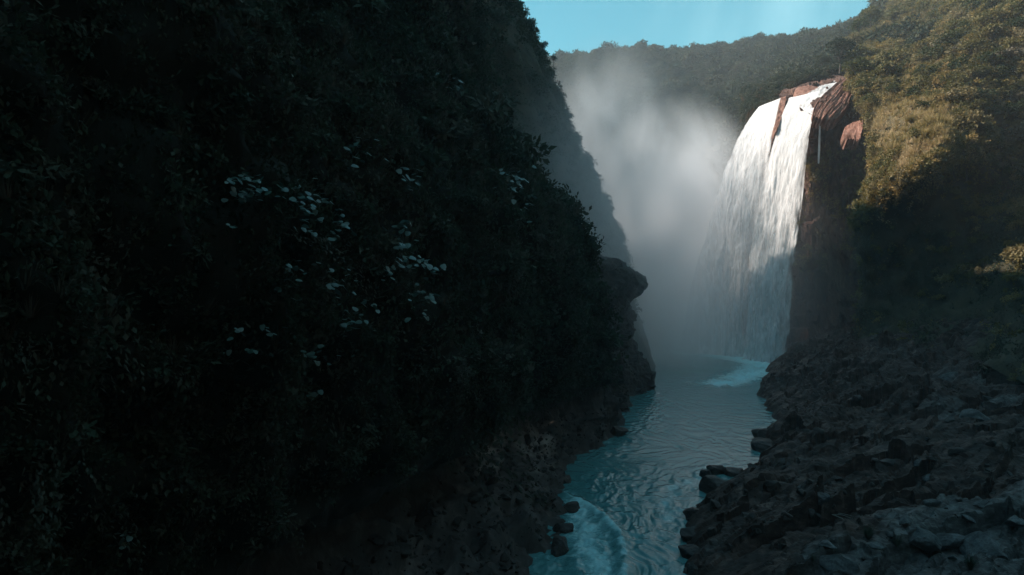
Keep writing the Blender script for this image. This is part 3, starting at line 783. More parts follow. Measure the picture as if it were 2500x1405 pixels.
outcrop([[(2000, 213, 284), (1999, 220, 279), (1992, 230, 276)], [(1972, 211, 286), (1970, 221, 281), (1964, 236, 277)], [(1948, 216, 287), (1946, 230, 281), (1944, 248, 278)], [(1940, 226, 286), (1938, 244, 281), (1936, 266, 278)]], 50, 30,
        'rounded brown rock slab between the two streams of the waterfall lip', .4)
outcrop([[(1905, 240, 287), (1902, 262, 281.5), (1895, 294, 277.5), (1888, 318, 276)], [(1912, 238, 286), (1908, 266, 280.5), (1900, 298, 276.5), (1891, 326, 275)], [(1920, 236, 285), (1915, 266, 279.8), (1905, 298, 276), (1895, 324, 274.6)]], 30, 50,
        'narrow dark rock rib hanging down between the two falling curtains', .5)
outcrop([[(2066, 312, 256), (2062, 325, 253), (2070, 338, 252)], [(2092, 300, 254), (2090, 320, 250), (2092, 340, 249)], [(2108, 298, 252), (2108, 318, 247), (2106, 338, 246)]], 30, 30,
        'small bare reddish ledge among the bushes right of the waterfall', .5, stripe=.6)

# ------------------------------------------------------------------ vegetation masses
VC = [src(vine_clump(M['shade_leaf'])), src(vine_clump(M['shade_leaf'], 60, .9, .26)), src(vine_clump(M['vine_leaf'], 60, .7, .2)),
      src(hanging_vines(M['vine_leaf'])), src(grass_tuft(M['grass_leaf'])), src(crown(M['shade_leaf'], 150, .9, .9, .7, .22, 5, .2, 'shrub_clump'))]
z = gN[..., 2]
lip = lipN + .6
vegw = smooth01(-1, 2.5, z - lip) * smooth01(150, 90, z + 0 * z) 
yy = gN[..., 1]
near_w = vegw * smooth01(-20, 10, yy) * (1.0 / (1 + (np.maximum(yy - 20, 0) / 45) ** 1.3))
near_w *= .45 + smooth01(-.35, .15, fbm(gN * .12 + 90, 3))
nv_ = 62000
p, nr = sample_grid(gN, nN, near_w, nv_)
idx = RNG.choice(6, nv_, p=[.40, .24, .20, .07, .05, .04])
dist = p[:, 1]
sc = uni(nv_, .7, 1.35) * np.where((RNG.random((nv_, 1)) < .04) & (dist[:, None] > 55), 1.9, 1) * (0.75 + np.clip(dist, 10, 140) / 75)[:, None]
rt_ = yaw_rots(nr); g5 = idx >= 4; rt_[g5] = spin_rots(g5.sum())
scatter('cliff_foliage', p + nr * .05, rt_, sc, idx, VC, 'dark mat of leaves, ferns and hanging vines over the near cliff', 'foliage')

FC = [src(vine_clump(M['mist_leaf'], 60, .8, .26)), src(hanging_vines(M['mist_leaf'], 9, .24)), src(crown(M['mist_leaf'], 150, 1, 1, .8, .3, 5, .2, 'shrub_clump'))]
p, nr = sample_grid(gF, nF, smooth01(12, 50, gF[..., 2]) * (smooth01(-.4, .2, fbm(gF * .06, 3)) + .25), 14000)
idx = RNG.choice(3, len(p), p=[.62, .2, .18])
scatter('cliff_foliage', p, yaw_rots(nr), uni(len(p), 1.3, 2.6), idx, FC, 'soft green cover on the misty cliff upriver', 'foliage')

# hillside on the right
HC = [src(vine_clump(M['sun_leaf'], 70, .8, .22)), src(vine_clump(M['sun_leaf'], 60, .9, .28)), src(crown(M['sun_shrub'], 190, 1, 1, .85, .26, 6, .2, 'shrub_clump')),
      src(crown(M['sun_leaf'], 190, 1.1, 1.0, .8, .24, 6, .2, 'shrub_clump')), src(hanging_vines(M['vine_leaf'], 9, .2)), src(grass_tuft(M['grass_leaf'], 34, 1.1))]
hx, hy, hz = gH[..., 0], gH[..., 1], gH[..., 2]
hw = smooth01(6, 14, hz) * smooth01(-60, 30, hy) * (.2 + smooth01(-.3, .15, fbm(gH * .07 + 50, 3)))
HC += [src(vine_clump(M['straw_leaf'], 80, .8, .2)), src(grass_tuft(M['straw_leaf'], 60, 1.2))]
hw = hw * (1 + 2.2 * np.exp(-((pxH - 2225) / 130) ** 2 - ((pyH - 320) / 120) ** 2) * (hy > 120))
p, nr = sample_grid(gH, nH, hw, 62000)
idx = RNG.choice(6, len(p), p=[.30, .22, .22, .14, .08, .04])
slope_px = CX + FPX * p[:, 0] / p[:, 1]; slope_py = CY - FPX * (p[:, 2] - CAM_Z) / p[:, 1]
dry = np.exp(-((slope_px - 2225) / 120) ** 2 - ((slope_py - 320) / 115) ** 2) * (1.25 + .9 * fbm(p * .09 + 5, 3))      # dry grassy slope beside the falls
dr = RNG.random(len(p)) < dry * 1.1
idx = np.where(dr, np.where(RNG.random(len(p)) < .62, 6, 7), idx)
HC += VC[:3]                                                  # dark leaves of the opposite cliff reused low down, painting shade into the slope
shaded_low = (p[:, 2] < 50 + 14 * fbm(p * .05 + 41, 3)) & ~dr & (RNG.random(len(p)) < .88)
idx = np.where(shaded_low, 8 + RNG.integers(0, 3, len(p)), idx)
sc = uni(len(p), .8, 2.0) * (0.5 + np.clip(p[:, 1], 30, 260) / 220)[:, None]
rt_ = yaw_rots(nr, .6, .35); k_ = (idx == 2) | (idx == 3) | (idx == 5) | (idx == 7); rt_[k_] = spin_rots(k_.sum())
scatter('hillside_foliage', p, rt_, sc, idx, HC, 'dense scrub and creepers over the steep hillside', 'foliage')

def off_water(p, nr):
    px = CX + FPX * p[:, 0] / p[:, 1]; py = CY - FPX * (p[:, 2] - CAM_Z) / p[:, 1]
    k = ~((px > 1895) & (px < 2085) & (py > 186) & (py < 300) & (p[:, 1] < 302))
    return p[k], nr[k]
# creepers on the wall by the falls
p, nr = sample_grid(gW, nW, smooth01(20, 60, gW[..., 2]) * smooth01(-.05, .3, fbm(gW * .09 + 14, 4) + .02) * smooth01(300, 280, gW[..., 1]) + .0 * gW[..., 2], 3200)
p, nr = off_water(p, nr)
scatter('wall_foliage', p, yaw_rots(nr), uni(len(p), 1.0, 2.0), RNG.choice(5, len(p), p=[.5, .25, .05, .05, .15]), HC[:6], 'ochre creepers clinging to the wall by the waterfall', 'foliage')

# scrub on the slope above the lip
rowz = np.broadcast_to(np.linspace(0, 1, gW.shape[1])[None, :], gW.shape[:2])
LIPC = [src(crown(M['rust_leaf'], 260, 2.0, 2.0, 1.5, .42, 8, .6, 'shrub_clump')), src(crown(M['far_leaf'], 300, 2.6, 2.4, 2.2, .5, 9, 1.0, 'shrub_clump'))]
zl = gW[..., 2]; tops = (zl > 104.5) & (gW[..., 1] > 285) | (gW[..., 1] > 312) & (zl > 40)
p, nr = sample_grid(gW, nW, tops.astype(float), 1700)
p, nr = off_water(p, nr)
scatter('scrub', p, spin_rots(len(p), .15), uni(len(p), .7, 1.4), RNG.choice(2, len(p), p=[.45, .55]), LIPC, 'brown and dark green scrub on the slope above the waterfall lip', 'scrub')

# far forest
TC = [src(crown(M['far_leaf'], 420, 4.2, 4.2, 3.6, 1.05, 9, 3.0, 'forest_tree')), src(crown(M['far_leaf'], 420, 5.0, 4.4, 3.2, 1.0, 11, 2.6, 'forest_tree')),
      src(crown(M['far_leaf'], 360, 3.2, 3.2, 4.2, .9, 8, 3.2, 'forest_tree'))]
p, nr = sample_grid(gR, nR, np.ones(gR.shape[:2]) * smooth01(40, 70, gR[..., 2]), 6000)
scatter('forest', p, spin_rots(len(p), .12), uni(len(p), .7, 1.2) * RNG.lognormal(0, .28, (len(p), 1)), RNG.choice(3, len(p)), TC, 'unbroken forest on the far ridge above the mist', 'forest')
# ------------------------------------------------------------------ labels by place for look-alikes
ORD = ['second', 'third', 'fourth', 'fifth', 'sixth', 'seventh', 'eighth', 'ninth', 'tenth', 'eleventh', 'twelfth', 'thirteenth', 'fourteenth', 'fifteenth', 'sixteenth', 'seventeenth', 'eighteenth']
def place_labels(items):
    """items: (object, px, base label); look-alikes of one spot are told apart from left to right"""
    by = {}
    for o, px, b in items: by.setdefault(b, []).append((px, o))
    for b, lst in by.items():
        lst.sort(key=lambda t: t[0]); k = len(lst)
        for i, (_, o) in enumerate(lst):
            o['label'] = b if k == 1 else (b + ', leftmost' if i == 0 else b + ', rightmost' if i == k - 1 else b + ', %s from left' % ORD[min(i - 1, 16)])
# ------------------------------------------------------------------ boulders and stones
def ico(sub):
    import bmesh
    bm = bmesh.new(); bmesh.ops.create_icosphere(bm, subdivisions=sub, radius=1.0)
    v = np.array([x.co[:] for x in bm.verts]); f = np.array([[q.index for q in x.verts] for x in bm.faces]); bm.free()
    return v, f
def boulder_mesh(seed, sub=4, mat='boulder', sq=(1.15, .95, .75)):
    r = np.random.default_rng(seed)
    v, f = ico(sub)
    for k in range(16):                                    # flat broken faces
        d = r.normal(size=3); d /= np.linalg.norm(d); h = r.uniform(.42, .78)
        over = np.maximum(v @ d - h, 0); v = v - over[:, None] * d * .92
    nn = v / np.linalg.norm(v, axis=1)[:, None]
    v = v + nn * (fbm(v * 1.3 + seed, 3) * .16 + fbm(v * 4 + seed, 3, ridged=True) * .05)[:, None]
    return make_mesh('boulder', v * np.array(sq), f, M[mat], False)
BO = [boulder_mesh(s) for s in range(1, 7)]
NAMED = [
 (1728, 1156, 36, 'small round boulder in the current just ahead of the taller one'),
 (1752, 1146, 46, 'tall black boulder standing in the river where the water breaks'),
 (1768, 1190, 78, 'broad black boulder at the bank edge below the midstream pair'),
 (1806, 1152, 46, 'upright dark block at the water edge right of the midstream boulders'),
 (1706, 1258, 62, 'squat wet boulder at the water edge upstream of the big cube like rock'),
 (1708, 1302, 84, 'biggest black boulder jutting into the river in the lower stretch'),
 (1694, 1345, 60, 'low jagged rock lying half under water below the biggest boulder'),
 (1706, 1392, 50, 'small dark rock at the right waterline nearest to the viewer'),
 (1880, 1058, 56, 'flat pointed rock reaching out from the bank into the bright water'),
 (1872, 1088, 60, 'rounded dark rock on the waterline below the flat pointed one'),
 (1905, 1128, 60, 'low rubble block on the bank above the midstream boulders'),
 (1718, 1232, 16, 'tiny stone breaking the surface beside the squat wet boulder'),
 (1398, 1238, 44, 'jagged dark rock on the left bank where the foam curl begins'),
 (1382, 1290, 50, 'wet block on the left bank beside the white water'),
 (1366, 1335, 60, 'heavy dark rock at the foot of the left bank below the rapid'),
 (1372, 1168, 50, 'dark rock at the left waterline upstream of the foam curl'),
 (1508, 1055, 46, 'small jutting rock at the foot of the near cliff in calm water'),
 (1562, 942, 46, 'low flat boulder in the water under the nose shaped overhang'),
]
for i, (px, py, w, lab) in enumerate(NAMED):
    y = CAM_Z * FPX / (py + w * .22 - CY)
    px = px - (9 if px > 1650 else 0)
    x, _, _ = P(px, py, y); s = w / FPX * y * .62
    o = link('boulder', BO[i % 6], loc=(x, y, s * .22)); o.scale = (s, s, s * RNG.uniform(.85, 1.1)); o.rotation_euler = (RNG.uniform(-.2, .2), RNG.uniform(-.2, .2), RNG.uniform(0, 6.28))
    tag(o, lab, 'boulder')
PS = [boulder_mesh(s, 4, 'pale_stone', (1.3, .95, .6)) for s in (21, 22, 23)]
STONES = [(2245, 1130, 44, 1, 'pale oblong slab on the middle of the dark bank'), (2268, 1165, 30, 1, 'small pale block just below the oblong slab on the bank'),
          (1955, 1190, 26, 1, 'small pale stone on the bank near the midstream boulders'), (2325, 920, 70, 1, 'pale bluish outcrop under the bushes at the top of the bank'),
          (2372, 1010, 60, 1, 'pale jagged rock below the bushes on the right bank'), (2405, 1230, 60, 1, 'dark rimmed rock beside the muddy hollow'), (2480, 1270, 60, 1, 'grey stone at the right end of the muddy hollow'),
          (2250, 1300, 100, 1, 'large pale boulder behind the tuft of dark grass'), (2000, 1210, 70, 1, 'grey flat stone above the driftwood'),
          (2400, 1330, 150, 1, 'broad pale limestone hump in the lower corner of the bank'), (2230, 1360, 90, 1, 'pale limestone block below the tuft of dark grass'), (2060, 1380, 120, 1, 'wide low limestone shelf left of the grass tuft')]
def on_bank(px, py):
    for b in (bvhB, bvhN):
        loc, nr = hit(b, px, py)
        if loc is not None: return loc, nr
    return None, None
for i, (px, py, w, k, lab) in enumerate(STONES):
    loc, nr = hit(bvhB, px, py)
    if loc is None: continue
    s = w / FPX * loc.y * .5
    o = link('stone', PS[i % 3], loc=loc - Vector((0, 0, s * .22))); o.scale = (s, s, s); o.rotation_euler = (RNG.uniform(-.25, .25), RNG.uniform(-.25, .25), RNG.uniform(0, 6.28))
    tag(o, lab, 'stone')
cnt = 0; loose = []
while cnt < 45:
    px, py = RNG.uniform(1680, 2500), RNG.uniform(960, 1405)
    loc, nr = hit(bvhB, px, py)
    if loc is None or loc.z < .8: continue
    s = RNG.uniform(.35, 1.0) * (1 + (RNG.random() < .12)) * (.5 + loc.y / 150)
    pal = loc.y < 66 and px > 1900
    o = link('bank_stone', (PS if pal else BO)[cnt % 3], loc=loc); o.scale = (s, s, s * .8); o.rotation_euler = (RNG.uniform(-.4, .4), RNG.uniform(-.4, .4), RNG.uniform(0, 6.28))
    zone = 'in the near corner' if py > 1290 else 'low on the slope' if py > 1200 else 'on the middle slope' if py > 1110 else 'high up'
    side = 'waterside' if px < 1980 else 'inland'
    loose.append((o, px, '%s %s stone %s of right bank' % ('pale' if pal else 'dark', side, zone)))
    tag(o, 'stone', 'stone', 'loose stones on the right bank')
    cnt += 1
place_labels(loose)
RUB = [src(boulder_mesh(s, 2, 'boulder')) for s in (31, 32, 33)] + [src(boulder_mesh(34, 2, 'pale_stone'))]
wB = smooth01(.3, 2.0, gB[..., 2]) * smooth01(20, 45, gB[..., 1]) * smooth01(170, 120, gB[..., 1]) * smooth01(75, 50, DB) / (1 + gB[..., 1] / 60)
p, nr = sample_grid(gB, nB, wB * (.15 + smooth01(0, .4, fbm(gB * .12 + 66, 3))), 1500)
pz = (np.interp(p[:, 1], [50, 70], [.5, .06]) > RNG.random(len(p)))
s_ = RNG.lognormal(-1.9, .55, len(p))[:, None] * RNG.uniform(.7, 1.3, (len(p), 3))
scatter('rubble', p, spin_rots(len(p), .6), s_, np.where(pz, 3, RNG.integers(0, 3, len(p))), RUB, 'broken stones and gravel littering the right bank', 'rubble')
zN = gN[..., 2]
wL = smooth01(.4, 1.5, zN) * smooth01(7.5, 5, zN) * smooth01(30, 50, gN[..., 1]) * smooth01(140, 118, gN[..., 1])
p, nr = sample_grid(gN, nN, wL, 2200)
s_ = RNG.lognormal(-1.75, .6, len(p))[:, None] * RNG.uniform(.7, 1.3, (len(p), 3))
scatter('rubble', p, spin_rots(len(p), .6), s_, RNG.integers(0, 3, len(p)), RUB, 'dark broken stones along the foot of the near cliff', 'rubble')

# ------------------------------------------------------------------ driftwood, grass clumps
def tube(path, r0, r1, k=7):
    path = np.asarray(path, float); m = len(path)
    t = np.gradient(path, axis=0); t /= np.linalg.norm(t, axis=1)[:, None] + 1e-9
    a = np.cross(t, [0.31, .2, .93]); a /= np.linalg.norm(a, axis=1)[:, None] + 1e-9; b = np.cross(t, a)
    r = np.linspace(r0, r1, m)[:, None, None]; ph = np.linspace(0, 2 * math.pi, k, endpoint=False)[None, :, None]
    v = path[:, None] + r * (np.cos(ph) * a[:, None] + np.sin(ph) * b[:, None])
    i = np.arange(m * k).reshape(m, k); j = np.roll(i, -1, 1)
    f = np.stack([i[:-1], j[:-1], j[1:], i[1:]], -1).reshape(-1, 4)
    return v.reshape(-1, 3), f
def tubes(name, lst, mat):
    V, F, o = [], [], 0
    for (path, r0, r1) in lst:
        p = np.asarray(path, float)
        v, f = tube(resample(p, 10), r0, r1); V.append(v); F.append(f + o); o += len(v)
    return make_mesh(name, np.concatenate(V), np.concatenate(F), mat)
loc, nr = hit(bvhB, 2040, 1268)
dw = empty('driftwood', loc + Vector((0, 0, .25)), 'bleached forked driftwood branch lying on the dark bank', 'driftwood')
link('branch', tubes('branch', [([(-.9, .3, .25), (-.3, .1, .2), (.3, -.5, .05), (.9, -1.5, -.1)], .07, .03)], M['driftwood']), dw)
link('fork', tubes('fork', [([(-.5, .2, .22), (.2, .1, .35), (.9, -.1, .3), (1.5, -.3, .2)], .05, .02)], M['driftwood']), dw)
link('fork', tubes('fork', [([(-.2, .05, .2), (.5, -.3, .3), (1.0, -.8, .2), (1.3, -1.1, .15)], .04, .015)], M['driftwood']), dw)
GR = grass_tuft(M['shade_leaf'], 150, 1.3, .8)
for px, py, s, lab in [(2120, 1318, 1.15, 'big tuft of dark grass between the pale limestone blocks'), (2190, 1335, .9, 'smaller dark grass tuft right of the big one'),
                       (2370, 1392, 1.0, 'dark grass tuft in the lower corner below the limestone hump'), (1985, 1372, .6, 'small grass tuft in a crack left of the limestone shelf')]:
    loc, nr = hit(bvhB, px, py)
    if loc is None: continue
    t = empty('grass_clump', loc, lab, 'grass clump', None, RNG.uniform(0, 6), s)
    link('blades', GR, t)

# ------------------------------------------------------------------ heart-leaved plants on the near cliff
def heart_leaf():
    t = np.linspace(0, 2 * math.pi, 15)[:-1]
    r = .5 + .16 * np.cos(t) - .12 * np.cos(2 * t) * (np.cos(t) < 0)
    x = r * np.cos(t) + .05; y = r * np.sin(t) * .92
    x[np.argmin(np.abs(t - math.pi))] = -.16; x[0] = .82
    z = -.22 * x * x - .28 * np.abs(y) ** 1.5 + .06
    v = np.concatenate([[[.05, 0, .04]], np.stack([x, y, z], 1)])
    n = len(t); f = np.array([[0, 1 + i, 1 + (i + 1) % n] for i in range(n)])
    k = len(v); st = np.array([[-.10, .02, .03], [-.10, -.02, .03], [-.75, .015, -.75], [-.75, -.015, -.75]])
    return np.concatenate([v, st]), np.concatenate([f, [[k, k + 1, k + 3], [k, k + 3, k + 2]]])
hv, hf = heart_leaf()
LEAF = make_mesh('leaf', hv, hf, M['big_leaf'])
PATCH = [
 ((545, 462, 52, 24), 26, 'upper left end of the long leafy shelf high on the near cliff'), ((640, 470, 60, 24), 30, 'dense middle of the long leafy shelf on the near cliff'),
 ((720, 500, 40, 30), 28, 'right shoulder of the long leafy shelf on the near cliff'), ((778, 540, 24, 22), 9, 'few heart leaves trailing down past the shelf shoulder'),
 ((590, 524, 34, 12), 10, 'short row of broad leaves just beneath the leafy shelf'), ((478, 548, 16, 8), 3, 'two or three lone leaves left below the leafy shelf'),
 ((778, 612, 30, 26), 16, 'round patch of heart leaves below the shelf shoulder'), ((945, 590, 28, 18), 9, 'small patch of leaves at the top of the central fold'),
 ((935, 650, 34, 24), 24, 'bright dense leaf patch in the central fold of the cliff'), ((1002, 635, 30, 20), 12, 'leaves right of the bright dense patch in the fold'),
 ((832, 375, 36, 18), 12, 'slanting row of leaves near the top of the near cliff'), ((1088, 235, 22, 12), 10, 'highest little leaf patch beneath the cliff crown'),
 ((965, 455, 34, 16), 12, 'leaves in the shade above the central fold'), ((640, 680, 24, 12), 5, 'sparse big leaves on the hollow left of centre'),
 ((690, 684, 24, 10), 4, 'single wide leaves right of the sparse hollow pair'), ((765, 712, 24, 20), 8, 'loose leaf patch above the lower middle patch'),
 ((815, 760, 44, 22), 20, 'wide lower middle patch of heart leaves'), ((1000, 742, 28, 28), 18, 'steep leaf patch hanging under the central fold'),
 ((545, 800, 46, 20), 13, 'lower left scatter of heart leaves on the near cliff'), ((722, 850, 26, 22), 11, 'lowest compact patch of leaves above the bare rock'),
 ((750, 962, 18, 8), 4, 'three small leaves low on the vine curtain'), ((1235, 450, 46, 40), 22, 'small leaves near the crest of the near cliff shoulder'),
 ((1245, 525, 26, 14), 7, 'few leaves just beneath the crest patch'), ((290, 1245, 44, 14), 7, 'dim leaf patch at the foot of the cliff in the dark corner'),
]
nleaf = 0
for (cx0, cy0, sx, sy), cnt, lab in PATCH:
    pts = []
    for k in range(int(cnt * 1.6)):
        a = RNG.normal(size=2); a /= max(1, np.linalg.norm(a) / 1.7)
        loc, nr = hit(bvhN, cx0 + a[0] * sx * .62, cy0 + a[1] * sy * .62)
        if loc is not None: pts.append((loc, nr))
    if not pts: continue
    c = sum((q for q, _ in pts), Vector()) / len(pts)
    t = empty('heart_leaf_plant', c, lab, 'plant')
    for loc, nr in pts:
        s = RNG.uniform(9, 17) / FPX * loc.y * (1.0 if loc.y < 70 else .8)
        o = link('leaf', LEAF, t, loc + nr * RNG.uniform(.8, 1.6) * (1 + loc.y / 75) - c)
        yaw = math.atan2(nr.y, nr.x) + RNG.normal() * .6
        o.rotation_euler = (RNG.normal() * .35, .34 + RNG.normal() * .35, yaw); o.scale = (s * 1.1, s, s); nleaf += 1

# ------------------------------------------------------------------ trees one can tell apart
def tree_kit(mat, n, rx, ry, rz, ll, h, lumps, seed):
    cm = crown(mat, n, rx, ry, rz, ll, lumps, h, 'crown')
    r = np.random.default_rng(seed); L = [([(0, 0, -1.2), (.1 * r.normal(), .1 * r.normal(), h * .4), (.25 * r.normal(), .25 * r.normal(), h * .8), (.3, .1, h + rz * .45)], .09 * h ** .6, .04)]
    for k in range(5):
        a = r.uniform(0, 6.28); z0 = h * r.uniform(.35, .75)
        L.append(([(0, 0, z0), (.35 * rx * math.cos(a), .35 * ry * math.sin(a), z0 + .35 * h), (.75 * rx * math.cos(a), .75 * ry * math.sin(a), h + rz * r.uniform(.0, .5))], .06 * h ** .6, .02))
    return cm, tubes('trunk', L, M['bark'])
KITS = [tree_kit(M['sun_shrub'], 900, 3.2, 3.0, 2.4, .55, 2.6, 13, 1), tree_kit(M['sun_shrub'], 800, 2.6, 2.8, 2.6, .5, 3.0, 11, 2),
        tree_kit(M['sun_leaf'], 800, 2.8, 2.6, 2.0, .5, 2.2, 12, 3), tree_kit(M['rust_leaf'], 500, 2.4, 2.4, 2.2, .45, 1.6, 9, 4),
        tree_kit(M['mist_leaf'], 320, 1.7, 1.7, 1.6, .42, 2.2, 9, 5), tree_kit(M['far_leaf'], 900, 4.2, 3.6, 3.6, .6, 5.5, 12, 6),
        tree_kit(M['dark_shrub'], 900, 2.8, 3.0, 3.0, .42, 3.0, 15, 7), tree_kit(M['grey_shrub'], 620, 3.4, 3.0, 1.8, .6, 3.4, 9, 8)]
def plant_tree(kit, loc, s, label, group=None, name='tree', cat='tree'):
    t = empty(name, loc, label, cat, group, RNG.uniform(0, 6.28), s)
    cm, tm = KITS[kit]
    link('crown', cm, t); link('trunk', tm, t)
    return t
bvhH, bvhF, bvhR, bvhW = bvh_of(gH), bvh_of(gF), bvh_of(gR), bvh_of(gW)
cnt = tries = 0
spots = []; hilltrees = []
while cnt < 95 and tries < 6000:
    tries += 1
    px, py = RNG.uniform(2080, 2500), RNG.uniform(0, 430)
    if py > 300 and px < 2330: continue
    if 2130 < px < 2330 and py > 215 and RNG.random() < .8: continue
    loc, nr = hit(bvhH, px, py)
    if loc is None or any(math.hypot(px - a, py - b) < 26 for a, b in spots): continue
    spots.append((px, py))
    k = int(RNG.choice(5, p=[.26, .20, .16, .24, .14])); kit_ = [0, 1, 2, 6, 7][k]; s = RNG.uniform(.75, 1.75) * (.6 if 2100 < px < 2330 and py > 200 else 1.0) * loc.y / 215
    kind_ = ['rounded olive tree', 'upright olive green tree', 'straw coloured bushy tree', 'dense dark green tree', 'pale grey green flat tree'][k]
    row = 'along the hilltop' if py < 75 else 'high on the hillside' if py < 160 else 'halfway down the hillside' if py < 260 else 'low on the hillside'
    colm = 'towards the falls' if px < 2230 else 'in the middle' if px < 2370 else 'by the right edge'
    t_ = plant_tree(kit_, loc - Vector((0, 0, 1.6 * s)), s, kind_, 'trees on the sunlit hillside')
    hilltrees.append((t_, px, kind_ + ' ' + row + ' ' + colm))
    cnt += 1
place_labels(hilltrees)
for px, py, dy, k, s, lab in [
   (2050, 118, 296, 5, 1.55, 'tall dark tree with bare limbs behind the waterfall lip'),
   (2003, 150, 318, 5, 1.0, 'dark bushy tree left of the tall one behind the lip'),
   (1985, 194, 308, 3, 1.1, 'rust brown bush just above the rock slab of the lip'), (1945, 203, 310, 3, 1.1, 'brown bush at the middle of the waterfall lip'),
   (1912, 228, 304, 3, 1.0, 'brownish bush over the far stream of the waterfall'), (1880, 242, 310, 3, .95, 'reddish scrub at the far end of the waterfall lip'),
   (2030, 178, 306, 3, 1.0, 'rust coloured scrub beside the feeding chute')]:
    x, y, z_ = P(px, py, dy); h_ = {5: 6.0, 3: 2.6}[k] * s
    plant_tree(k, (x, y, z_ - h_), s, lab, None, 'tree' if k == 5 else 'bush', 'tree' if k == 5 else 'bush')
for i, (px, py, dy, k, s) in enumerate([(2098, 62, 330, 6, 1.7), (2082, 96, 322, 0, 1.6), (2104, 120, 310, 2, 1.5), (2080, 150, 300, 6, 1.35), (2092, 186, 285, 0, 1.2), (2125, 30, 340, 0, 1.7), (2078, 178, 292, 2, .9)]):
    x, y, z_ = P(px, py, dy)
    plant_tree(k, (x, y, z_ - 3.4 * s), s, ['dark green tree on the skyline where hillside meets far ridge', 'broad olive tree beside the tall dark tree', 'straw coloured tree right of the tall dark tree',
        'dense dark bush at the top right of the waterfall lip', 'olive tree directly above the red rock fan', 'olive skyline tree highest on the hillside edge', 'small straw bush at the head of the feeding chute'][i], None)
for px, py, s, lab in [(1276, 14, 1.0, 'topmost leafy shrub on the skyline of the left cliff'), (1304, 52, 1.05, 'overhanging shrub on the skyline with drooping twigs'),
                       (1334, 108, 1.0, 'open twiggy shrub halfway down the cliff skyline'), (1357, 140, .9, 'lowest shrub on the cliff skyline against the far ridge'), (1290, 30, .8, 'small shrub just below the topmost skyline one')]:
    x, y, z_ = P(px, py, 248)
    plant_tree(4, (x - .8, y, z_ - 2.6 * s), s, lab, None, 'shrub', 'shrub')
x, y, z_ = P(2494, 675, 170)
plant_tree(0, (x, y, z_), 1.55, 'lone sunlit tree glowing at the edge of the black hillside')
x, y, z_ = P(2482, 700, 168)
plant_tree(2, (x, y, z_), .9, 'sunlit golden bush under the lone glowing tree', None, 'bush', 'bush')
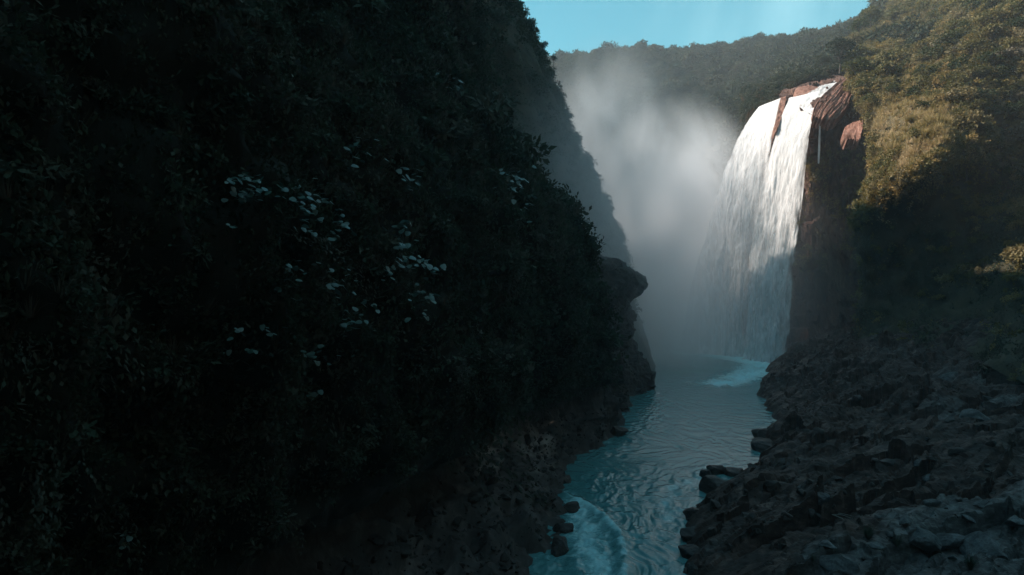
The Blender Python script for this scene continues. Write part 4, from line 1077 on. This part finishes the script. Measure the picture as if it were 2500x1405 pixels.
# ------------------------------------------------------------------ mist and haze
def mist_mat(name, blobs, dens, nscale, lo, hi, aniso=.35):
    m, n, l, out = new_mat(name)
    geo = n.new('ShaderNodeNewGeometry'); pos = geo.outputs['Position']
    mp = n.new('ShaderNodeMapping'); mp.inputs['Scale'].default_value = (1, 1, .55); mp.inputs['Rotation'].default_value = (0, .95, .2)
    l.new(pos, mp.inputs['Vector'])
    nz = noise_node(n, l, nscale, 7, .62, mp.outputs[0], .9)
    nr_ = n.new('ShaderNodeMapRange'); nr_.inputs['From Min'].default_value = lo; nr_.inputs['From Max'].default_value = hi
    nr_.interpolation_type = 'SMOOTHSTEP'
    l.new(nz.outputs[0], nr_.inputs['Value'])
    acc = None
    for (c, r, w, floor) in blobs:
        sb = n.new('ShaderNodeVectorMath'); sb.operation = 'SUBTRACT'; sb.inputs[1].default_value = c; l.new(pos, sb.inputs[0])
        dv = n.new('ShaderNodeVectorMath'); dv.operation = 'DIVIDE'; dv.inputs[1].default_value = r; l.new(sb.outputs[0], dv.inputs[0])
        ln = n.new('ShaderNodeVectorMath'); ln.operation = 'LENGTH'; l.new(dv.outputs[0], ln.inputs[0])
        mr = n.new('ShaderNodeMapRange'); mr.interpolation_type = 'SMOOTHSTEP'
        mr.inputs['From Min'].default_value = 1.0; mr.inputs['From Max'].default_value = 0.1
        mr.inputs['To Min'].default_value = 0.0; mr.inputs['To Max'].default_value = w
        l.new(ln.outputs['Value'], mr.inputs['Value'])
        fl = n.new('ShaderNodeMath'); fl.operation = 'MAXIMUM'; fl.inputs[1].default_value = floor; l.new(nr_.outputs[0], fl.inputs[0])
        mu = n.new('ShaderNodeMath'); mu.operation = 'MULTIPLY'; l.new(mr.outputs[0], mu.inputs[0]); l.new(fl.outputs[0], mu.inputs[1])
        if acc is None: acc = mu.outputs[0]
        else:
            ad = n.new('ShaderNodeMath'); ad.operation = 'ADD'; l.new(acc, ad.inputs[0]); l.new(mu.outputs[0], ad.inputs[1]); acc = ad.outputs[0]
    ds = n.new('ShaderNodeMath'); ds.operation = 'MULTIPLY'; ds.inputs[1].default_value = dens; l.new(acc, ds.inputs[0])
    v = n.new('ShaderNodeVolumePrincipled'); v.inputs['Color'].default_value = (.97, .98, 1, 1); v.inputs['Anisotropy'].default_value = aniso
    l.new(ds.outputs[0], v.inputs['Density'])
    l.new(v.outputs[0], out.inputs['Volume'])
    m.cycles.volume_step_rate = 0.45
    return m

def box(name, lo, hi, mat):
    lo, hi = np.array(lo, float), np.array(hi, float)
    v = np.array([[(hi if (i >> a) & 1 else lo)[a] for a in range(3)] for i in range(8)])
    f = np.array([[0, 2, 3, 1], [4, 5, 7, 6], [0, 1, 5, 4], [2, 6, 7, 3], [0, 4, 6, 2], [1, 3, 7, 5]])
    return link(name, make_mesh(name, v, f, mat, False))

BL = [((54, 284, 14), (43, 88, 48), 1.15, .5),        # spray over the pool
      ((73, 328, 54), (48, 82, 68), 3.2, .08),       # column rising behind the falls
      ((46, 360, 104), (40, 84, 54), .42, .0),       # plume drifting off over the cliff
      ((28, 200, 46), (42, 56, 60), .50, .5),        # thin veil before the far cliff
      ((100, 250, 25), (26, 30, 50), .22, .5)]       # veil at the foot of the wall
mist = box('spray_mist', (-22, 141, .6), (130, 455, 170), mist_mat('spray_mist', BL, .070, .034, .42, .64))
tag(mist, 'pale spray drifting up from the foot of the waterfall', 'mist', kind='stuff')

m, n, l, out = new_mat('haze')
v = n.new('ShaderNodeVolumePrincipled'); v.inputs['Color'].default_value = (.86, .93, 1, 1); v.inputs['Density'].default_value = .0003
v.inputs['Anisotropy'].default_value = .2
l.new(v.outputs[0], out.inputs['Volume'])
haze = box('haze', (-420, -320, -8), (720, 980, 330), m)
tag(haze, 'thin blue haze filling the gorge', 'haze', kind='stuff')
